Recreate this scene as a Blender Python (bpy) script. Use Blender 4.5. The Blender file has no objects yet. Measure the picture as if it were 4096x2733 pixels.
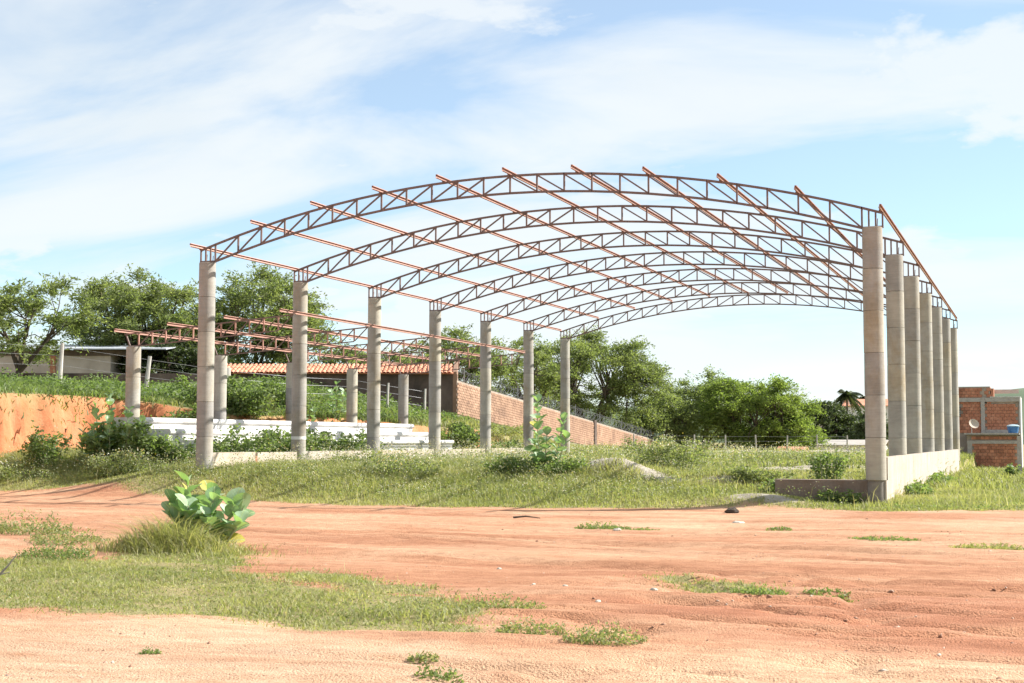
import bpy, math, random
import numpy as np
from mathutils import Vector, Matrix, Quaternion

random.seed(7)
rng = np.random.default_rng(11)
S = bpy.context.scene
COL = S.collection
R = math.radians

# ------------------------------------------------------------------ camera
cam_d = bpy.data.cameras.new('camera')
cam = bpy.data.objects.new('camera', cam_d)
COL.objects.link(cam)
cam_d.sensor_width = 36.0
cam_d.lens = 48.46
cam_d.clip_start = 0.1
cam_d.clip_end = 12000
CAM = Vector((22.2527, -33.7061, 0.9488))
r_, u_, f_ = Vector((.93424831, .35661909, .00170974)), Vector((.02364605, -.06672871, .99749092)), Vector((-.3558384, .93186378, .07077381))
cam.matrix_world = Matrix(((r_.x, u_.x, -f_.x, CAM.x), (r_.y, u_.y, -f_.y, CAM.y), (r_.z, u_.z, -f_.z, CAM.z), (0, 0, 0, 1)))
S.camera = cam

# ------------------------------------------------------------------ light and exposure
SUN_AZ, SUN_EL = R(58), R(37.2)          # azimuth from +Y towards +X
S.view_settings.view_transform = 'Standard'
S.view_settings.look = 'None'
S.view_settings.gamma = 1.0
S.view_settings.exposure = 1.62
sun_d = bpy.data.lights.new('sun', 'SUN')
sun_d.energy = 3.6
sun_d.angle = R(0.53)
sun_d.color = (1.0, 0.955, 0.88)
sun = bpy.data.objects.new('sun', sun_d)
COL.objects.link(sun)
sdir = Vector((math.sin(SUN_AZ) * math.cos(SUN_EL), math.cos(SUN_AZ) * math.cos(SUN_EL), math.sin(SUN_EL)))
sun.rotation_euler = sdir.to_track_quat('Z', 'Y').to_euler()
sun.location = (40, 30, 60)


def setup_world():
    w = bpy.data.worlds.new('World')
    S.world = w
    w.use_nodes = True
    nt = w.node_tree
    nt.nodes.clear()
    N, L = nt.nodes.new, nt.links.new
    out = N('ShaderNodeOutputWorld')
    bg = N('ShaderNodeBackground')
    bg.inputs['Strength'].default_value = 0.06
    L(bg.outputs[0], out.inputs[0])
    sky = N('ShaderNodeTexSky')
    sky.sky_type = 'NISHITA'
    sky.sun_disc = False
    sky.sun_elevation = SUN_EL
    sky.sun_rotation = SUN_AZ
    sky.altitude = 300
    sky.air_density = 0.9
    sky.dust_density = 0.0
    sky.ozone_density = 1.0
    tc = N('ShaderNodeTexCoord')
    sep = N('ShaderNodeSeparateXYZ')
    L(tc.outputs['Generated'], sep.inputs[0])

    def math_(op, a, b=None, clamp=False):
        m = N('ShaderNodeMath')
        m.operation = op
        m.use_clamp = clamp
        for i, v in enumerate((a, b)):
            if v is None:
                continue
            if isinstance(v, (int, float)):
                m.inputs[i].default_value = v
            else:
                L(v, m.inputs[i])
        return m.outputs[0]
    zc = math_('ADD', math_('MAXIMUM', sep.outputs[2], 0.0), 0.22)
    px = math_('DIVIDE', sep.outputs[0], zc)
    py = math_('DIVIDE', sep.outputs[1], zc)
    comb = N('ShaderNodeCombineXYZ')
    L(px, comb.inputs[0])
    L(py, comb.inputs[1])

    def layer(rot, scl, nscale, det, rough, dist, lo, hi, loc):
        mp = N('ShaderNodeMapping')
        mp.inputs['Rotation'].default_value = (0, 0, rot)
        mp.inputs['Scale'].default_value = scl
        mp.inputs['Location'].default_value = loc
        L(comb.outputs[0], mp.inputs[0])
        n = N('ShaderNodeTexNoise')
        n.inputs['Scale'].default_value = nscale
        n.inputs['Detail'].default_value = det
        n.inputs['Roughness'].default_value = rough
        n.inputs['Distortion'].default_value = dist
        L(mp.outputs[0], n.inputs['Vector'])
        mr = N('ShaderNodeMapRange')
        mr.interpolation_type = 'SMOOTHSTEP'
        mr.inputs['From Min'].default_value = lo
        mr.inputs['From Max'].default_value = hi
        L(n.outputs['Fac'], mr.inputs['Value'])
        return mr.outputs[0]
    cirrus = layer(R(35), (1.0, 2.2, 1), 0.9, 7, 0.55, 0.5, 0.30, 0.60, (3.1, 1.7, 0))
    cumulus = layer(R(10), (1.0, 1.0, 1), 2.1, 9, 0.55, 0.15, 0.5, 0.6, (7.3, 2.2, 0))
    greys = layer(R(-20), (1.0, 1.3, 1), 1.0, 6, 0.55, 0.2, 0.5, 0.75, (12.3, 4.0, 0))
    cir = math_('MULTIPLY', cirrus, 0.9)
    cum = math_('MULTIPLY', cumulus, 0.85)
    cover = math_('MAXIMUM', cir, cum)
    haze_h = N('ShaderNodeMapRange')
    haze_h.inputs['From Min'].default_value = 0.0
    haze_h.inputs['From Max'].default_value = 0.16
    haze_h.inputs['To Min'].default_value = 0.05
    haze_h.inputs['To Max'].default_value = 0.3
    L(sep.outputs[2], haze_h.inputs['Value'])
    cover = math_('MAXIMUM', cover, haze_h.outputs[0])
    ccol = N('ShaderNodeMix')
    ccol.data_type = 'RGBA'
    ccol.inputs['A'].default_value = (5.2, 5.42, 5.5, 1)
    ccol.inputs['B'].default_value = (4.75, 5.08, 5.25, 1)
    L(greys, ccol.inputs['Factor'])
    mix = N('ShaderNodeMix')
    mix.data_type = 'RGBA'
    L(cover, mix.inputs['Factor'])
    tintn = N('ShaderNodeMix')
    tintn.data_type = 'RGBA'
    tintn.blend_type = 'MULTIPLY'
    tintn.inputs['Factor'].default_value = 1.0
    tintn.inputs['B'].default_value = (.92, 1.08, 1.10, 1)
    L(sky.outputs[0], tintn.inputs['A'])
    L(tintn.outputs['Result'], mix.inputs['A'])
    L(ccol.outputs['Result'], mix.inputs['B'])
    L(mix.outputs['Result'], bg.inputs['Color'])


setup_world()

# ------------------------------------------------------------------ noise and terrain height
def _hash(ix, iy, s):
    h = (ix.astype(np.int64) * 374761393 + iy.astype(np.int64) * 668265263 + s * 982451653) & 0x7fffffff
    h = ((h ^ (h >> 13)) * 1274126177) & 0x7fffffff
    h = h ^ (h >> 16)
    return (h & 0xffff) / 65535.0


def vnoise(x, y, s=0):
    x = np.asarray(x, float); y = np.asarray(y, float)
    ix, iy = np.floor(x), np.floor(y)
    fx, fy = x - ix, y - iy
    fx = fx * fx * (3 - 2 * fx); fy = fy * fy * (3 - 2 * fy)
    a, b = _hash(ix, iy, s), _hash(ix + 1, iy, s)
    c, d = _hash(ix, iy + 1, s), _hash(ix + 1, iy + 1, s)
    return (a * (1 - fx) + b * fx) * (1 - fy) + (c * (1 - fx) + d * fx) * fy


def fbm(x, y, s=0, o=4, g=0.5):
    t, a, n = 0, 1, 0
    for i in range(o):
        t = t + a * vnoise(np.asarray(x) * 2 ** i, np.asarray(y) * 2 ** i, s + i * 17)
        n += a; a *= g
    return t / n


def sst(x, a, b):
    t = np.clip((np.asarray(x, float) - a) / (b - a), 0, 1)
    return t * t * (3 - 2 * t)


SPAN, BAY = 18.643, 5.3457
GROUND = -0.65


def terrace_edge(y):
    return np.interp(y, [-60, -20, 10.2, 12.5, 22.8, 24.5, 32, 45, 70, 100], [-10.5, -10.5, -10.6, -6.1, -6.0, -4.6, -3.6, -3.2, -2.5, -2.0])


def height(x, y, detail=True):
    x = np.asarray(x, float); y = np.asarray(y, float)
    # yard in front: ramps up towards the hall
    zr = GROUND + 0.6 * sst(y, -4.2, 4.6)
    zl = GROUND + 0.62 * sst(y, -3.4, -0.4)
    z = zl + (zr - zl) * sst(x, 1.5, 7.5)
    zfar = GROUND + 0.95 * sst(y, -2.5, 4.5)
    z = np.where(x < -1, zfar + (z - zfar) * sst(x, -5, -1), z)
    # hall floor stays, outside of the right-hand wall is lower
    front_r = GROUND + 0.06 + 0.0 * x
    wr = sst(x, 15.9, 18.2) * (1 - sst(y, -0.24, 0.25))
    z = z * (1 - wr) + front_r * wr
    outer = sst(x, 18.75, 18.95)
    zo = GROUND + 0.07 - 0.4 * sst(y, 34, 48)
    z = z * (1 - outer) + zo * outer
    # ground beyond the hall falls away
    z = z - 3.0 * sst(y, 56, 84)
    # terrace on the left, cut back for the bleachers
    e = terrace_edge(y) + (fbm(x * .2 + 3, y * .7, 5, 4) - .5) * 1.0
    wob = (fbm(y * 1.6, x * .5, 9, 3) - .5) * .35 + (fbm(y * 2.2, x * 3.5, 15, 4) - .5) * .5
    slope = np.where(y > 24, .15 + .07 * sst(y, 24, 27), .15)
    zt = 1.72 + slope * np.clip(-5.8 - x, -1.5, 9) + .1 * (fbm(x * .3, y * .3, 21) - .5)
    zt = zt - 0.078 * np.clip(y - 35, 0, 62)
    steep = np.interp(y, [-60, 22, 30, 45, 60], [.55, .7, 1.0, 4.0, 8.0])
    m = sst(e + wob - x, 0, steep)
    z = z + np.maximum(zt - z, 0) * m
    # gravel and soil mounds
    for (mx, my, rx, ry, mh) in MOUNDS:
        q = ((x - mx) / rx) ** 2 + ((y - my) / ry) ** 2
        z = z + mh * np.exp(-q * 1.8) * (1 + .25 * (fbm(x * 2, y * 2, 31) - .5))
    # far plain
    d = np.hypot(x, y)
    z = np.where(d > 140, z + (-3.6 - z) * sst(d, 140, 260), z)
    if detail:
        road = (1 - sst(y, -4.6, -2.6)) * sst(y, -60, -40)
        st = fbm(x * .13 + .25 * y, y * 1.05 + .5 * fbm(x * .25, y * .3, 3), 41, 4) - .5
        fine = fbm(x * .7, y * 2.4, 47, 4) - .5
        z = z + road * (.13 * st + .055 * fine)
        near = sst(y, -30, -23) * (1 - sst(y, -19, -16)) * sst(x, 17, 19)
        er = np.abs(fbm(x * .55 + 4, y * 1.5, 53, 3) - .5)
        z = z - near * .10 * np.clip(.09 - er, 0, 1) / .09
        z = z + (1 - road) * .10 * (fbm(x * .8, y * .8, 61, 3) - .5)
        for (ty, ts, tc_, td) in TRACKS:
            v = y - (ty + ts * (x - 12) + tc_ * (x - 12) ** 2 + .18 * (fbm(x * .35 + ty, ty * 3, 83, 3) - .5))
            k_ = (.35 + .9 * vnoise(x * .6, x * 0 + ty, 85)) * td * road
            z = z + k_ * (-np.exp(-(v / .14) ** 2) + .45 * np.exp(-((np.abs(v) - .27) / .12) ** 2))
        for (gx, gy, gl, gw, gd, ga) in GULLIES:
            ca, sa = math.cos(ga), math.sin(ga)
            u = (x - gx) * ca + (y - gy) * sa
            v = -(x - gx) * sa + (y - gy) * ca + .08 * (fbm(x * 2.1, y * 2.1, 71) - .5)
            z = z - gd * np.exp(-(u / gl) ** 2) * sst(v, -gw, -gw * .1) * (1 - sst(v, gw * .0, gw * 1.1))
    return z


TRACKS = [(-6.2, -.02, .001, .03), (-7.7, -.03, .001, .03), (-9.4, -.10, .002, .05), (-10.9, -.11, .002, .05), (-12.3, -.20, .001, .05), (-13.7, -.22, .001, .05), (-15.6, -.30, .004, .04), (-24.2, -.12, .0, .025)]
MOUNDS = [(11.45, 2.6, 1.5, .9, .52), (10.6, 3.2, .9, .8, .25), (12.9, 1.8, 1.0, .5, .12), (14.6, 1.9, 1.1, .6, .22), (16.1, -1.3, 1.6, .6, .16), (6, 49, 7, 1.2, .35), (12, 50, 5, 1.2, .45)]
GULLIES = [(19.85, -20.95, .38, .14, .20, -.5), (20.35, -21.35, .32, .12, .18, -.3), (20.8, -22.6, .5, .10, .06, -.2), (18.9, -20.5, .5, .1, .05, -.4), (14.2, -13.2, 2.6, .25, .07, -.12), (17.6, -13.6, 3.0, .3, .06, -.1), (15.0, -11.0, 3.5, .3, .05, .05), (21.5, -20.2, .6, .12, .07, -.3)]


def H(x, y):
    return float(height(np.array([x]), np.array([y]))[0])


def in_poly(px, py, poly):
    ins = np.zeros(np.shape(px), bool)
    n = len(poly)
    for i in range(n):
        x1, y1 = poly[i]; x2, y2 = poly[(i + 1) % n]
        if y1 == y2:
            continue
        c = ((y1 > py) != (y2 > py)) & (px < (x2 - x1) * (py - y1) / (y2 - y1) + x1)
        ins ^= c
    return ins


EDGE_X = [-60, -9.4, -6, -3.4, 0, 3.75, 7.4, 10.6, 13.3, 16, 17.7, 19, 20.2, 21, 22, 24, 60]
EDGE_Y = [4, -.9, -1.4, -.8, -2.5, -3.6, -3.9, -3.85, -3.1, -2.0, -2.3, -3.2, -3.0, -1.9, -1.7, -1.4, -1.5]
PATCH = [(3.0, -19.2), (8.18, -19.46), (9.66, -19.1), (10.55, -18.9), (10.9, -18.3), (10.5, -16.9), (11.7, -16.7), (13.0, -18.9), (13.9, -19.6), (15.36, -20.76), (16.16, -20.85), (17.66, -22.03), (17.75, -22.78), (16.84, -23.31), (15.46, -23.05), (13.88, -23.1), (13.14, -23.24), (12.13, -23.43), (3.0, -24.5)]
BAND = [(13.6, -19.2), (14.34, -19.1), (15.7, -19.9), (16.57, -20.6), (16.02, -20.7), (14.82, -20.1)]
PATCH2 = [(18.1, -18.9), (18.32, -18.1), (19.4, -19.0), (19.65, -20.1), (19.32, -20.2), (18.43, -19.35)]
SANDY = [(15.0, 14.5, 2.3, 8.0), (13.5, 24, 1.6, 3), (16.9, 5.5, .9, 2.0), (11.5, 2.6, 1.4, .75), (14.7, 1.7, .8, .3), (16.2, -1.4, .9, .35), (12.9, 1.9, 1.0, .4), (7, 49, 6, 1.0), (12, 50, 4.6, 1.0)]


def grass_mask(x, y):
    x = np.asarray(x, float); y = np.asarray(y, float)
    wx = x + 1.3 * (fbm(x * .9, y * .9, 101, 6, .62) - .5)
    wy = y + 1.3 * (fbm(x * .9 + 9, y * .9, 103, 6, .62) - .5)
    back = sst(wy - np.interp(wx, EDGE_X, EDGE_Y), -.1, .35)
    patch = (in_poly(wx, wy, PATCH) | in_poly(wx, wy, BAND) | (in_poly(wx, wy, PATCH2) & (fbm(x * 2.5, y * 2.5, 107) > .48))).astype(float)
    for (sx, sy, a, b) in SANDY:
        q = ((wx - sx) / a) ** 2 + ((wy - sy) / b) ** 2
        back = back * (1 - .95 * (1 - sst(q, .55, 1.15)))
    e = terrace_edge(y)
    face = (1 - sst(np.abs(x - (e - .1)), .45, .85)) * (y < 38)
    back = back * (1 - face)
    return np.clip(np.maximum(back, patch), 0, 1)


# ------------------------------------------------------------------ materials
def new_mat(name):
    m = bpy.data.materials.new(name)
    m.use_nodes = True
    nt = m.node_tree
    nt.nodes.clear()
    out = nt.nodes.new('ShaderNodeOutputMaterial')
    b = nt.nodes.new('ShaderNodeBsdfPrincipled')
    nt.links.new(b.outputs[0], out.inputs[0])
    return m, nt, b, out


def ramp(nt, fac, stops):
    r = nt.nodes.new('ShaderNodeValToRGB')
    el = r.color_ramp.elements
    while len(el) < len(stops):
        el.new(0.5)
    for e, (p, c) in zip(el, stops):
        e.position = p
        e.color = (*c, 1)
    nt.links.new(fac, r.inputs[0])
    return r.outputs[0]


def noise(nt, vec, scale, det=4, rough=.55, dist=0.0, sc=(1, 1, 1)):
    mp = nt.nodes.new('ShaderNodeMapping')
    mp.inputs['Scale'].default_value = sc
    nt.links.new(vec, mp.inputs[0])
    n = nt.nodes.new('ShaderNodeTexNoise')
    n.inputs['Scale'].default_value = scale
    n.inputs['Detail'].default_value = det
    n.inputs['Roughness'].default_value = rough
    n.inputs['Distortion'].default_value = dist
    nt.links.new(mp.outputs[0], n.inputs['Vector'])
    return n.outputs['Fac']


def mixc(nt, f, a, b, mode='MIX'):
    m = nt.nodes.new('ShaderNodeMix')
    m.data_type = 'RGBA'
    m.blend_type = mode
    for sock, v in ((m.inputs['Factor'], f), (m.inputs['A'], a), (m.inputs['B'], b)):
        if isinstance(v, (int, float)):
            sock.default_value = v
        elif isinstance(v, tuple):
            sock.default_value = (*v, 1)
        else:
            nt.links.new(v, sock)
    return m.outputs['Result']


def bump(nt, b, h, strength, dist):
    n = nt.nodes.new('ShaderNodeBump')
    n.inputs['Strength'].default_value = strength
    n.inputs['Distance'].default_value = dist
    nt.links.new(h, n.inputs['Height'])
    nt.links.new(n.outputs[0], b.inputs['Normal'])


def pos(nt):
    return nt.nodes.new('ShaderNodeNewGeometry').outputs['Position']


def attr(nt, name):
    a = nt.nodes.new('ShaderNodeAttribute')
    a.attribute_name = name
    return a.outputs['Fac']


def rnd(nt):
    return nt.nodes.new('ShaderNodeObjectInfo').outputs['Random']


def simple(name, c1, c2, scale=3, rough=.85, bs=.3, bd=.01, sc=(1, 1, 1), det=5, vary=0.0, c3=None, metallic=0.0):
    m, nt, b, out = new_mat(name)
    p = pos(nt)
    n = noise(nt, p, scale, det, .6, .2, sc)
    st = [(.3, c1), (.7, c2)] if c3 is None else [(.28, c1), (.5, c3), (.72, c2)]
    c = ramp(nt, n, st)
    if vary > 0:
        v = ramp(nt, rnd(nt), [(0, (1 - vary,) * 3), (1, (1 + vary * .6,) * 3)])
        c = mixc(nt, 1.0, c, v, 'MULTIPLY')
    nt.links.new(c, b.inputs['Base Color'])
    b.inputs['Roughness'].default_value = rough
    b.inputs['Metallic'].default_value = metallic
    if bs:
        bump(nt, b, noise(nt, p, scale * 9, 4, .6), bs, bd)
    return m


def leaf_mat(name, stops, trans=.35, rough=.55):
    m, nt, b, out = new_mat(name)
    c = ramp(nt, attr(nt, 'tint'), stops)
    nt.links.new(c, b.inputs['Base Color'])
    b.inputs['Roughness'].default_value = rough
    t = nt.nodes.new('ShaderNodeBsdfTranslucent')
    c2 = mixc(nt, 1.0, c, (1.15, 1.25, .6), 'MULTIPLY')
    nt.links.new(c2, t.inputs[0])
    mx = nt.nodes.new('ShaderNodeMixShader')
    mx.inputs[0].default_value = trans
    nt.links.new(b.outputs[0], mx.inputs[1])
    nt.links.new(t.outputs[0], mx.inputs[2])
    nt.links.new(mx.outputs[0], out.inputs[0])
    return m


M = {}


def ground_mat():
    m, nt, b, out = new_mat('ground_soil')
    p = pos(nt)
    big = noise(nt, p, .16, 5, .6, .6, (1, 1.6, 1))
    streak = noise(nt, p, 1.0, 6, .62, .8, (.16, 1.0, 1))
    fine = noise(nt, p, 9, 5, .65, 0, (.6, 1, 1))
    speck = noise(nt, p, 55, 3, .6)
    c = ramp(nt, big, [(.34, (.38, .175, .098)), (.5, (.465, .25, .148)), (.66, (.61, .42, .28))])
    s = ramp(nt, streak, [(.36, (.31, .125, .068)), (.48, (.455, .235, .138)), (.60, (.57, .37, .24))])
    c = mixc(nt, .5, c, s)
    f = ramp(nt, fine, [(.3, (.72, .66, .62)), (.6, (1.08, 1.07, 1.05))])
    c = mixc(nt, .8, c, f, 'MULTIPLY')
    k = ramp(nt, speck, [(.34, (.36, .27, .23)), (.43, (1, 1, 1)), (.62, (1, 1, 1)), (.70, (1.25, 1.25, 1.25))])
    c = mixc(nt, .7, c, k, 'MULTIPLY')
    bank = ramp(nt, noise(nt, p, 1.3, 6, .65, .4, (1, 1, .5)), [(.3, (.36, .13, .06)), (.5, (.52, .21, .10)), (.7, (.60, .28, .15))])
    c = mixc(nt, attr(nt, 'bank'), c, bank)
    sand = ramp(nt, noise(nt, p, 5, 5, .7), [(.3, (.27, .23, .18)), (.7, (.46, .42, .35))])
    c = mixc(nt, attr(nt, 'sand'), c, sand)
    pale = ramp(nt, noise(nt, p, 3, 6, .7, .4, (.4, 1, 1)), [(.3, (.46, .27, .16)), (.5, (.57, .40, .27)), (.7, (.64, .50, .36))])
    c = mixc(nt, attr(nt, 'pale'), c, mixc(nt, .8, pale, k, 'MULTIPLY'))
    red = ramp(nt, noise(nt, p, 2.5, 6, .7, .4, (.35, 1, 1)), [(.3, (.27, .105, .055)), (.5, (.40, .175, .10)), (.7, (.50, .27, .165))])
    c = mixc(nt, attr(nt, 'red'), c, mixc(nt, .8, red, k, 'MULTIPLY'))
    g = ramp(nt, noise(nt, p, 2.2, 6, .7), [(.3, (.15, .16, .06)), (.5, (.26, .24, .11)), (.72, (.38, .31, .16))])
    c = mixc(nt, attr(nt, 'grass'), c, g)
    nt.links.new(c, b.inputs['Base Color'])
    b.inputs['Roughness'].default_value = .95
    b.inputs['Specular IOR Level'].default_value = .15
    add = nt.nodes.new('ShaderNodeMath'); add.operation = 'ADD'
    nt.links.new(fine, add.inputs[0]); nt.links.new(speck, add.inputs[1])
    bump(nt, b, add.outputs[0], .8, .04)
    return m


def concrete_mat(name, base, stain, vary=.14):
    m, nt, b, out = new_mat(name)
    p = pos(nt)
    a = noise(nt, p, 1.6, 6, .65, .4)
    h = noise(nt, p, 5, 5, .6, 0, (.5, .5, 5))
    c = ramp(nt, a, [(.28, tuple(v * .74 for v in base)), (.55, base), (.75, tuple(v * 1.15 for v in base))])
    s = ramp(nt, noise(nt, p, .9, 6, .7, .6, (1, 1, .6)), [(.5, (1, 1, 1)), (.72, stain)])
    c = mixc(nt, .75, c, s, 'MULTIPLY')
    hh = ramp(nt, h, [(.3, (.86, .86, .86)), (.7, (1.08, 1.08, 1.08))])
    c = mixc(nt, .7, c, hh, 'MULTIPLY')
    v = ramp(nt, rnd(nt), [(0, (1 - vary, 1 - vary, 1 - vary * .8)), (.5, (1, 1, 1)), (1, (1.1, 1.06, .97))])
    c = mixc(nt, 1.0, c, v, 'MULTIPLY')
    nt.links.new(c, b.inputs['Base Color'])
    b.inputs['Roughness'].default_value = .92
    bump(nt, b, noise(nt, p, 26, 5, .7), .4, .012)
    return m


def leafy_veined():
    m, nt, b, out = new_mat('milkweed_leaf')
    tc = nt.nodes.new('ShaderNodeTexCoord')
    sep = nt.nodes.new('ShaderNodeSeparateXYZ')
    nt.links.new(tc.outputs['Object'], sep.inputs[0])
    ab = nt.nodes.new('ShaderNodeMath'); ab.operation = 'ABSOLUTE'
    nt.links.new(sep.outputs[0], ab.inputs[0])
    rib = ramp(nt, ab.outputs[0], [(.012, (1, 1, 1)), (.035, (0, 0, 0))])
    v = nt.nodes.new('ShaderNodeMath'); v.operation = 'ADD'
    ab2 = nt.nodes.new('ShaderNodeMath'); ab2.operation = 'MULTIPLY'; ab2.inputs[1].default_value = -.9
    nt.links.new(ab.outputs[0], ab2.inputs[0])
    nt.links.new(sep.outputs[1], v.inputs[0]); nt.links.new(ab2.outputs[0], v.inputs[1])
    w = nt.nodes.new('ShaderNodeMath'); w.operation = 'PINGPONG'; w.inputs[1].default_value = .07
    nt.links.new(v.outputs[0], w.inputs[0])
    vein = ramp(nt, w.outputs[0], [(.004, (.7, .7, .7)), (.014, (0, 0, 0))])
    base = ramp(nt, rnd(nt), [(0, (.40, .34, .06)), (.035, (.36, .33, .07)), (.05, (.09, .17, .06)), (.5, (.18, .285, .135)), (1, (.36, .46, .32))])
    bloom = ramp(nt, noise(nt, pos(nt), 9, 3), [(.35, (1, 1, 1)), (.7, (1.5, 1.45, 1.6))])
    c = mixc(nt, 1.0, base, bloom, 'MULTIPLY')
    c = mixc(nt, rib, c, (.42, .50, .26))
    c = mixc(nt, vein, c, (.30, .42, .20))
    geo = nt.nodes.new('ShaderNodeNewGeometry')
    c = mixc(nt, geo.outputs['Backfacing'], c, mixc(nt, .55, c, (.36, .46, .30)))
    nt.links.new(c, b.inputs['Base Color'])
    b.inputs['Roughness'].default_value = .48
    t = nt.nodes.new('ShaderNodeBsdfTranslucent')
    nt.links.new(mixc(nt, 1.0, c, (1.1, 1.35, .45), 'MULTIPLY'), t.inputs[0])
    mx = nt.nodes.new('ShaderNodeMixShader'); mx.inputs[0].default_value = .3
    nt.links.new(b.outputs[0], mx.inputs[1]); nt.links.new(t.outputs[0], mx.inputs[2])
    nt.links.new(mx.outputs[0], out.inputs[0])
    return m


M['ground'] = ground_mat()
M['ring'] = concrete_mat('column_concrete', (.365, .345, .305), (.82, .66, .42), .22)
M['mortar'] = simple('mortar_joint', (.16, .14, .12), (.24, .21, .18), 8)
M['panel'] = concrete_mat('wall_render', (.43, .375, .32), (.80, .72, .65), .07)
M['block'] = concrete_mat('foundation_concrete', (.24, .185, .145), (.62, .5, .4), .1)
M['steel'] = simple('primer_steel', (.12, .08, .07), (.20, .125, .105), 6, .6, .15, .003, c3=(.155, .10, .085))
M['purlin'] = simple('primer_purlin', (.32, .165, .125), (.46, .26, .20), 4, .55, .15, .003, c3=(.39, .21, .16))
M['rust'] = simple('dark_rebar', (.06, .035, .03), (.12, .06, .045), 6, .8)
M['white'] = simple('whitewash', (.34, .32, .29), (.68, .67, .645), 1.3, .85, .3, .01, c3=(.60, .585, .56), det=7)
M['brick'] = simple('red_brick', (.30, .115, .065), (.50, .235, .145), 2.5, .9, .35, .01, vary=.3, c3=(.40, .165, .095))
M['oldbrick'] = simple('weathered_brick', (.17, .10, .07), (.44, .28, .195), .7, .95, .35, .01, vary=.22, c3=(.33, .20, .135), det=7)
M['core'] = simple('brick_mortar', (.25, .20, .16), (.38, .31, .25), 2)
M['darkwall'] = simple('stained_wall', (.05, .038, .032), (.20, .15, .12), .8, .95, .35, .02, sc=(1, 1, .6), c3=(.12, .085, .07), det=7)
M['tile'] = simple('roof_tile', (.46, .185, .105), (.66, .32, .20), 1.3, .9, .2, .01, vary=.2, c3=(.58, .25, .15))
M['cream'] = simple('cream_wall', (.44, .36, .31), (.60, .51, .45), 1.0)
M['sheet'] = simple('roof_sheet', (.36, .38, .42), (.50, .53, .57), 2, .5)
M['post'] = simple('weathered_post', (.34, .31, .28), (.56, .53, .49), 5, .95, .5, .01, sc=(1, 1, .3))
M['conpost'] = simple('concrete_post', (.30, .27, .24), (.42, .39, .35), 4)
M['wire'] = simple('galvanised_wire', (.20, .20, .21), (.34, .34, .35), 3, .45, 0, metallic=.6)
M['bark'] = simple('bark', (.045, .032, .024), (.115, .085, .065), 4, .95, .5, .03, sc=(1, 1, .3))
M['deadwood'] = simple('dead_wood', (.22, .19, .17), (.40, .36, .33), 4)
M['stem'] = simple('pale_stem', (.22, .25, .13), (.38, .38, .24), 6)
M['milkweed'] = leafy_veined()
M['tree'] = leaf_mat('mesquite_leaf', [(0, (.105, .14, .062)), (.5, (.185, .22, .10)), (1, (.28, .30, .145))], .64)
M['tree_y'] = leaf_mat('bright_tree_leaf', [(0, (.10, .145, .042)), (.5, (.18, .235, .07)), (1, (.28, .32, .11))], .64)
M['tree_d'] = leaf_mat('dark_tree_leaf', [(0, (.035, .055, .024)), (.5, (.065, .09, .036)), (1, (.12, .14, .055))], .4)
M['palm'] = leaf_mat('palm_leaf', [(0, (.03, .045, .018)), (1, (.09, .11, .045))], .25)
M['shrub'] = leaf_mat('shrub_leaf', [(0, (.09, .14, .048)), (.5, (.17, .23, .085)), (1, (.29, .335, .145))], .55)
M['weed'] = leaf_mat('weed_leaf', [(0, (.12, .16, .06)), (.45, (.22, .255, .11)), (.8, (.32, .33, .16)), (1, (.46, .43, .26))], .52)
M['grass'] = leaf_mat('grass_blade', [(0, (.16, .185, .07)), (.4, (.26, .275, .115)), (.75, (.37, .355, .17)), (1, (.54, .47, .28))], .5)
M['flower'] = leaf_mat('seed_head', [(0, (.42, .42, .32)), (.6, (.60, .58, .46)), (1, (.62, .45, .12))], .3)
M['pebble'] = simple('pebble', (.13, .07, .045), (.62, .55, .46), 9, .9, 0, c3=(.30, .16, .10))
M['clod'] = simple('red_clod', (.34, .13, .065), (.55, .25, .14), 5, .95, .3, .01)
M['blue'] = simple('blue_plastic', (.03, .12, .30), (.05, .18, .40), 3, .4, 0)
M['tank_lid'] = simple('pale_plastic', (.30, .42, .48), (.42, .54, .60), 3, .4, 0)
M['glass'] = simple('dark_window', (.05, .06, .07), (.12, .14, .16), 3, .2, 0)
M['dung'] = simple('dark_dung', (.025, .018, .013), (.07, .05, .035), 20, .95, .6, .01)
M['hill'] = simple('hill_scrub', (.06, .10, .055), (.12, .155, .085), .02, 1, 0)
M['gravel'] = simple('gravel_stone', (.30, .26, .21), (.62, .57, .49), 9, .95, 0)


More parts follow.
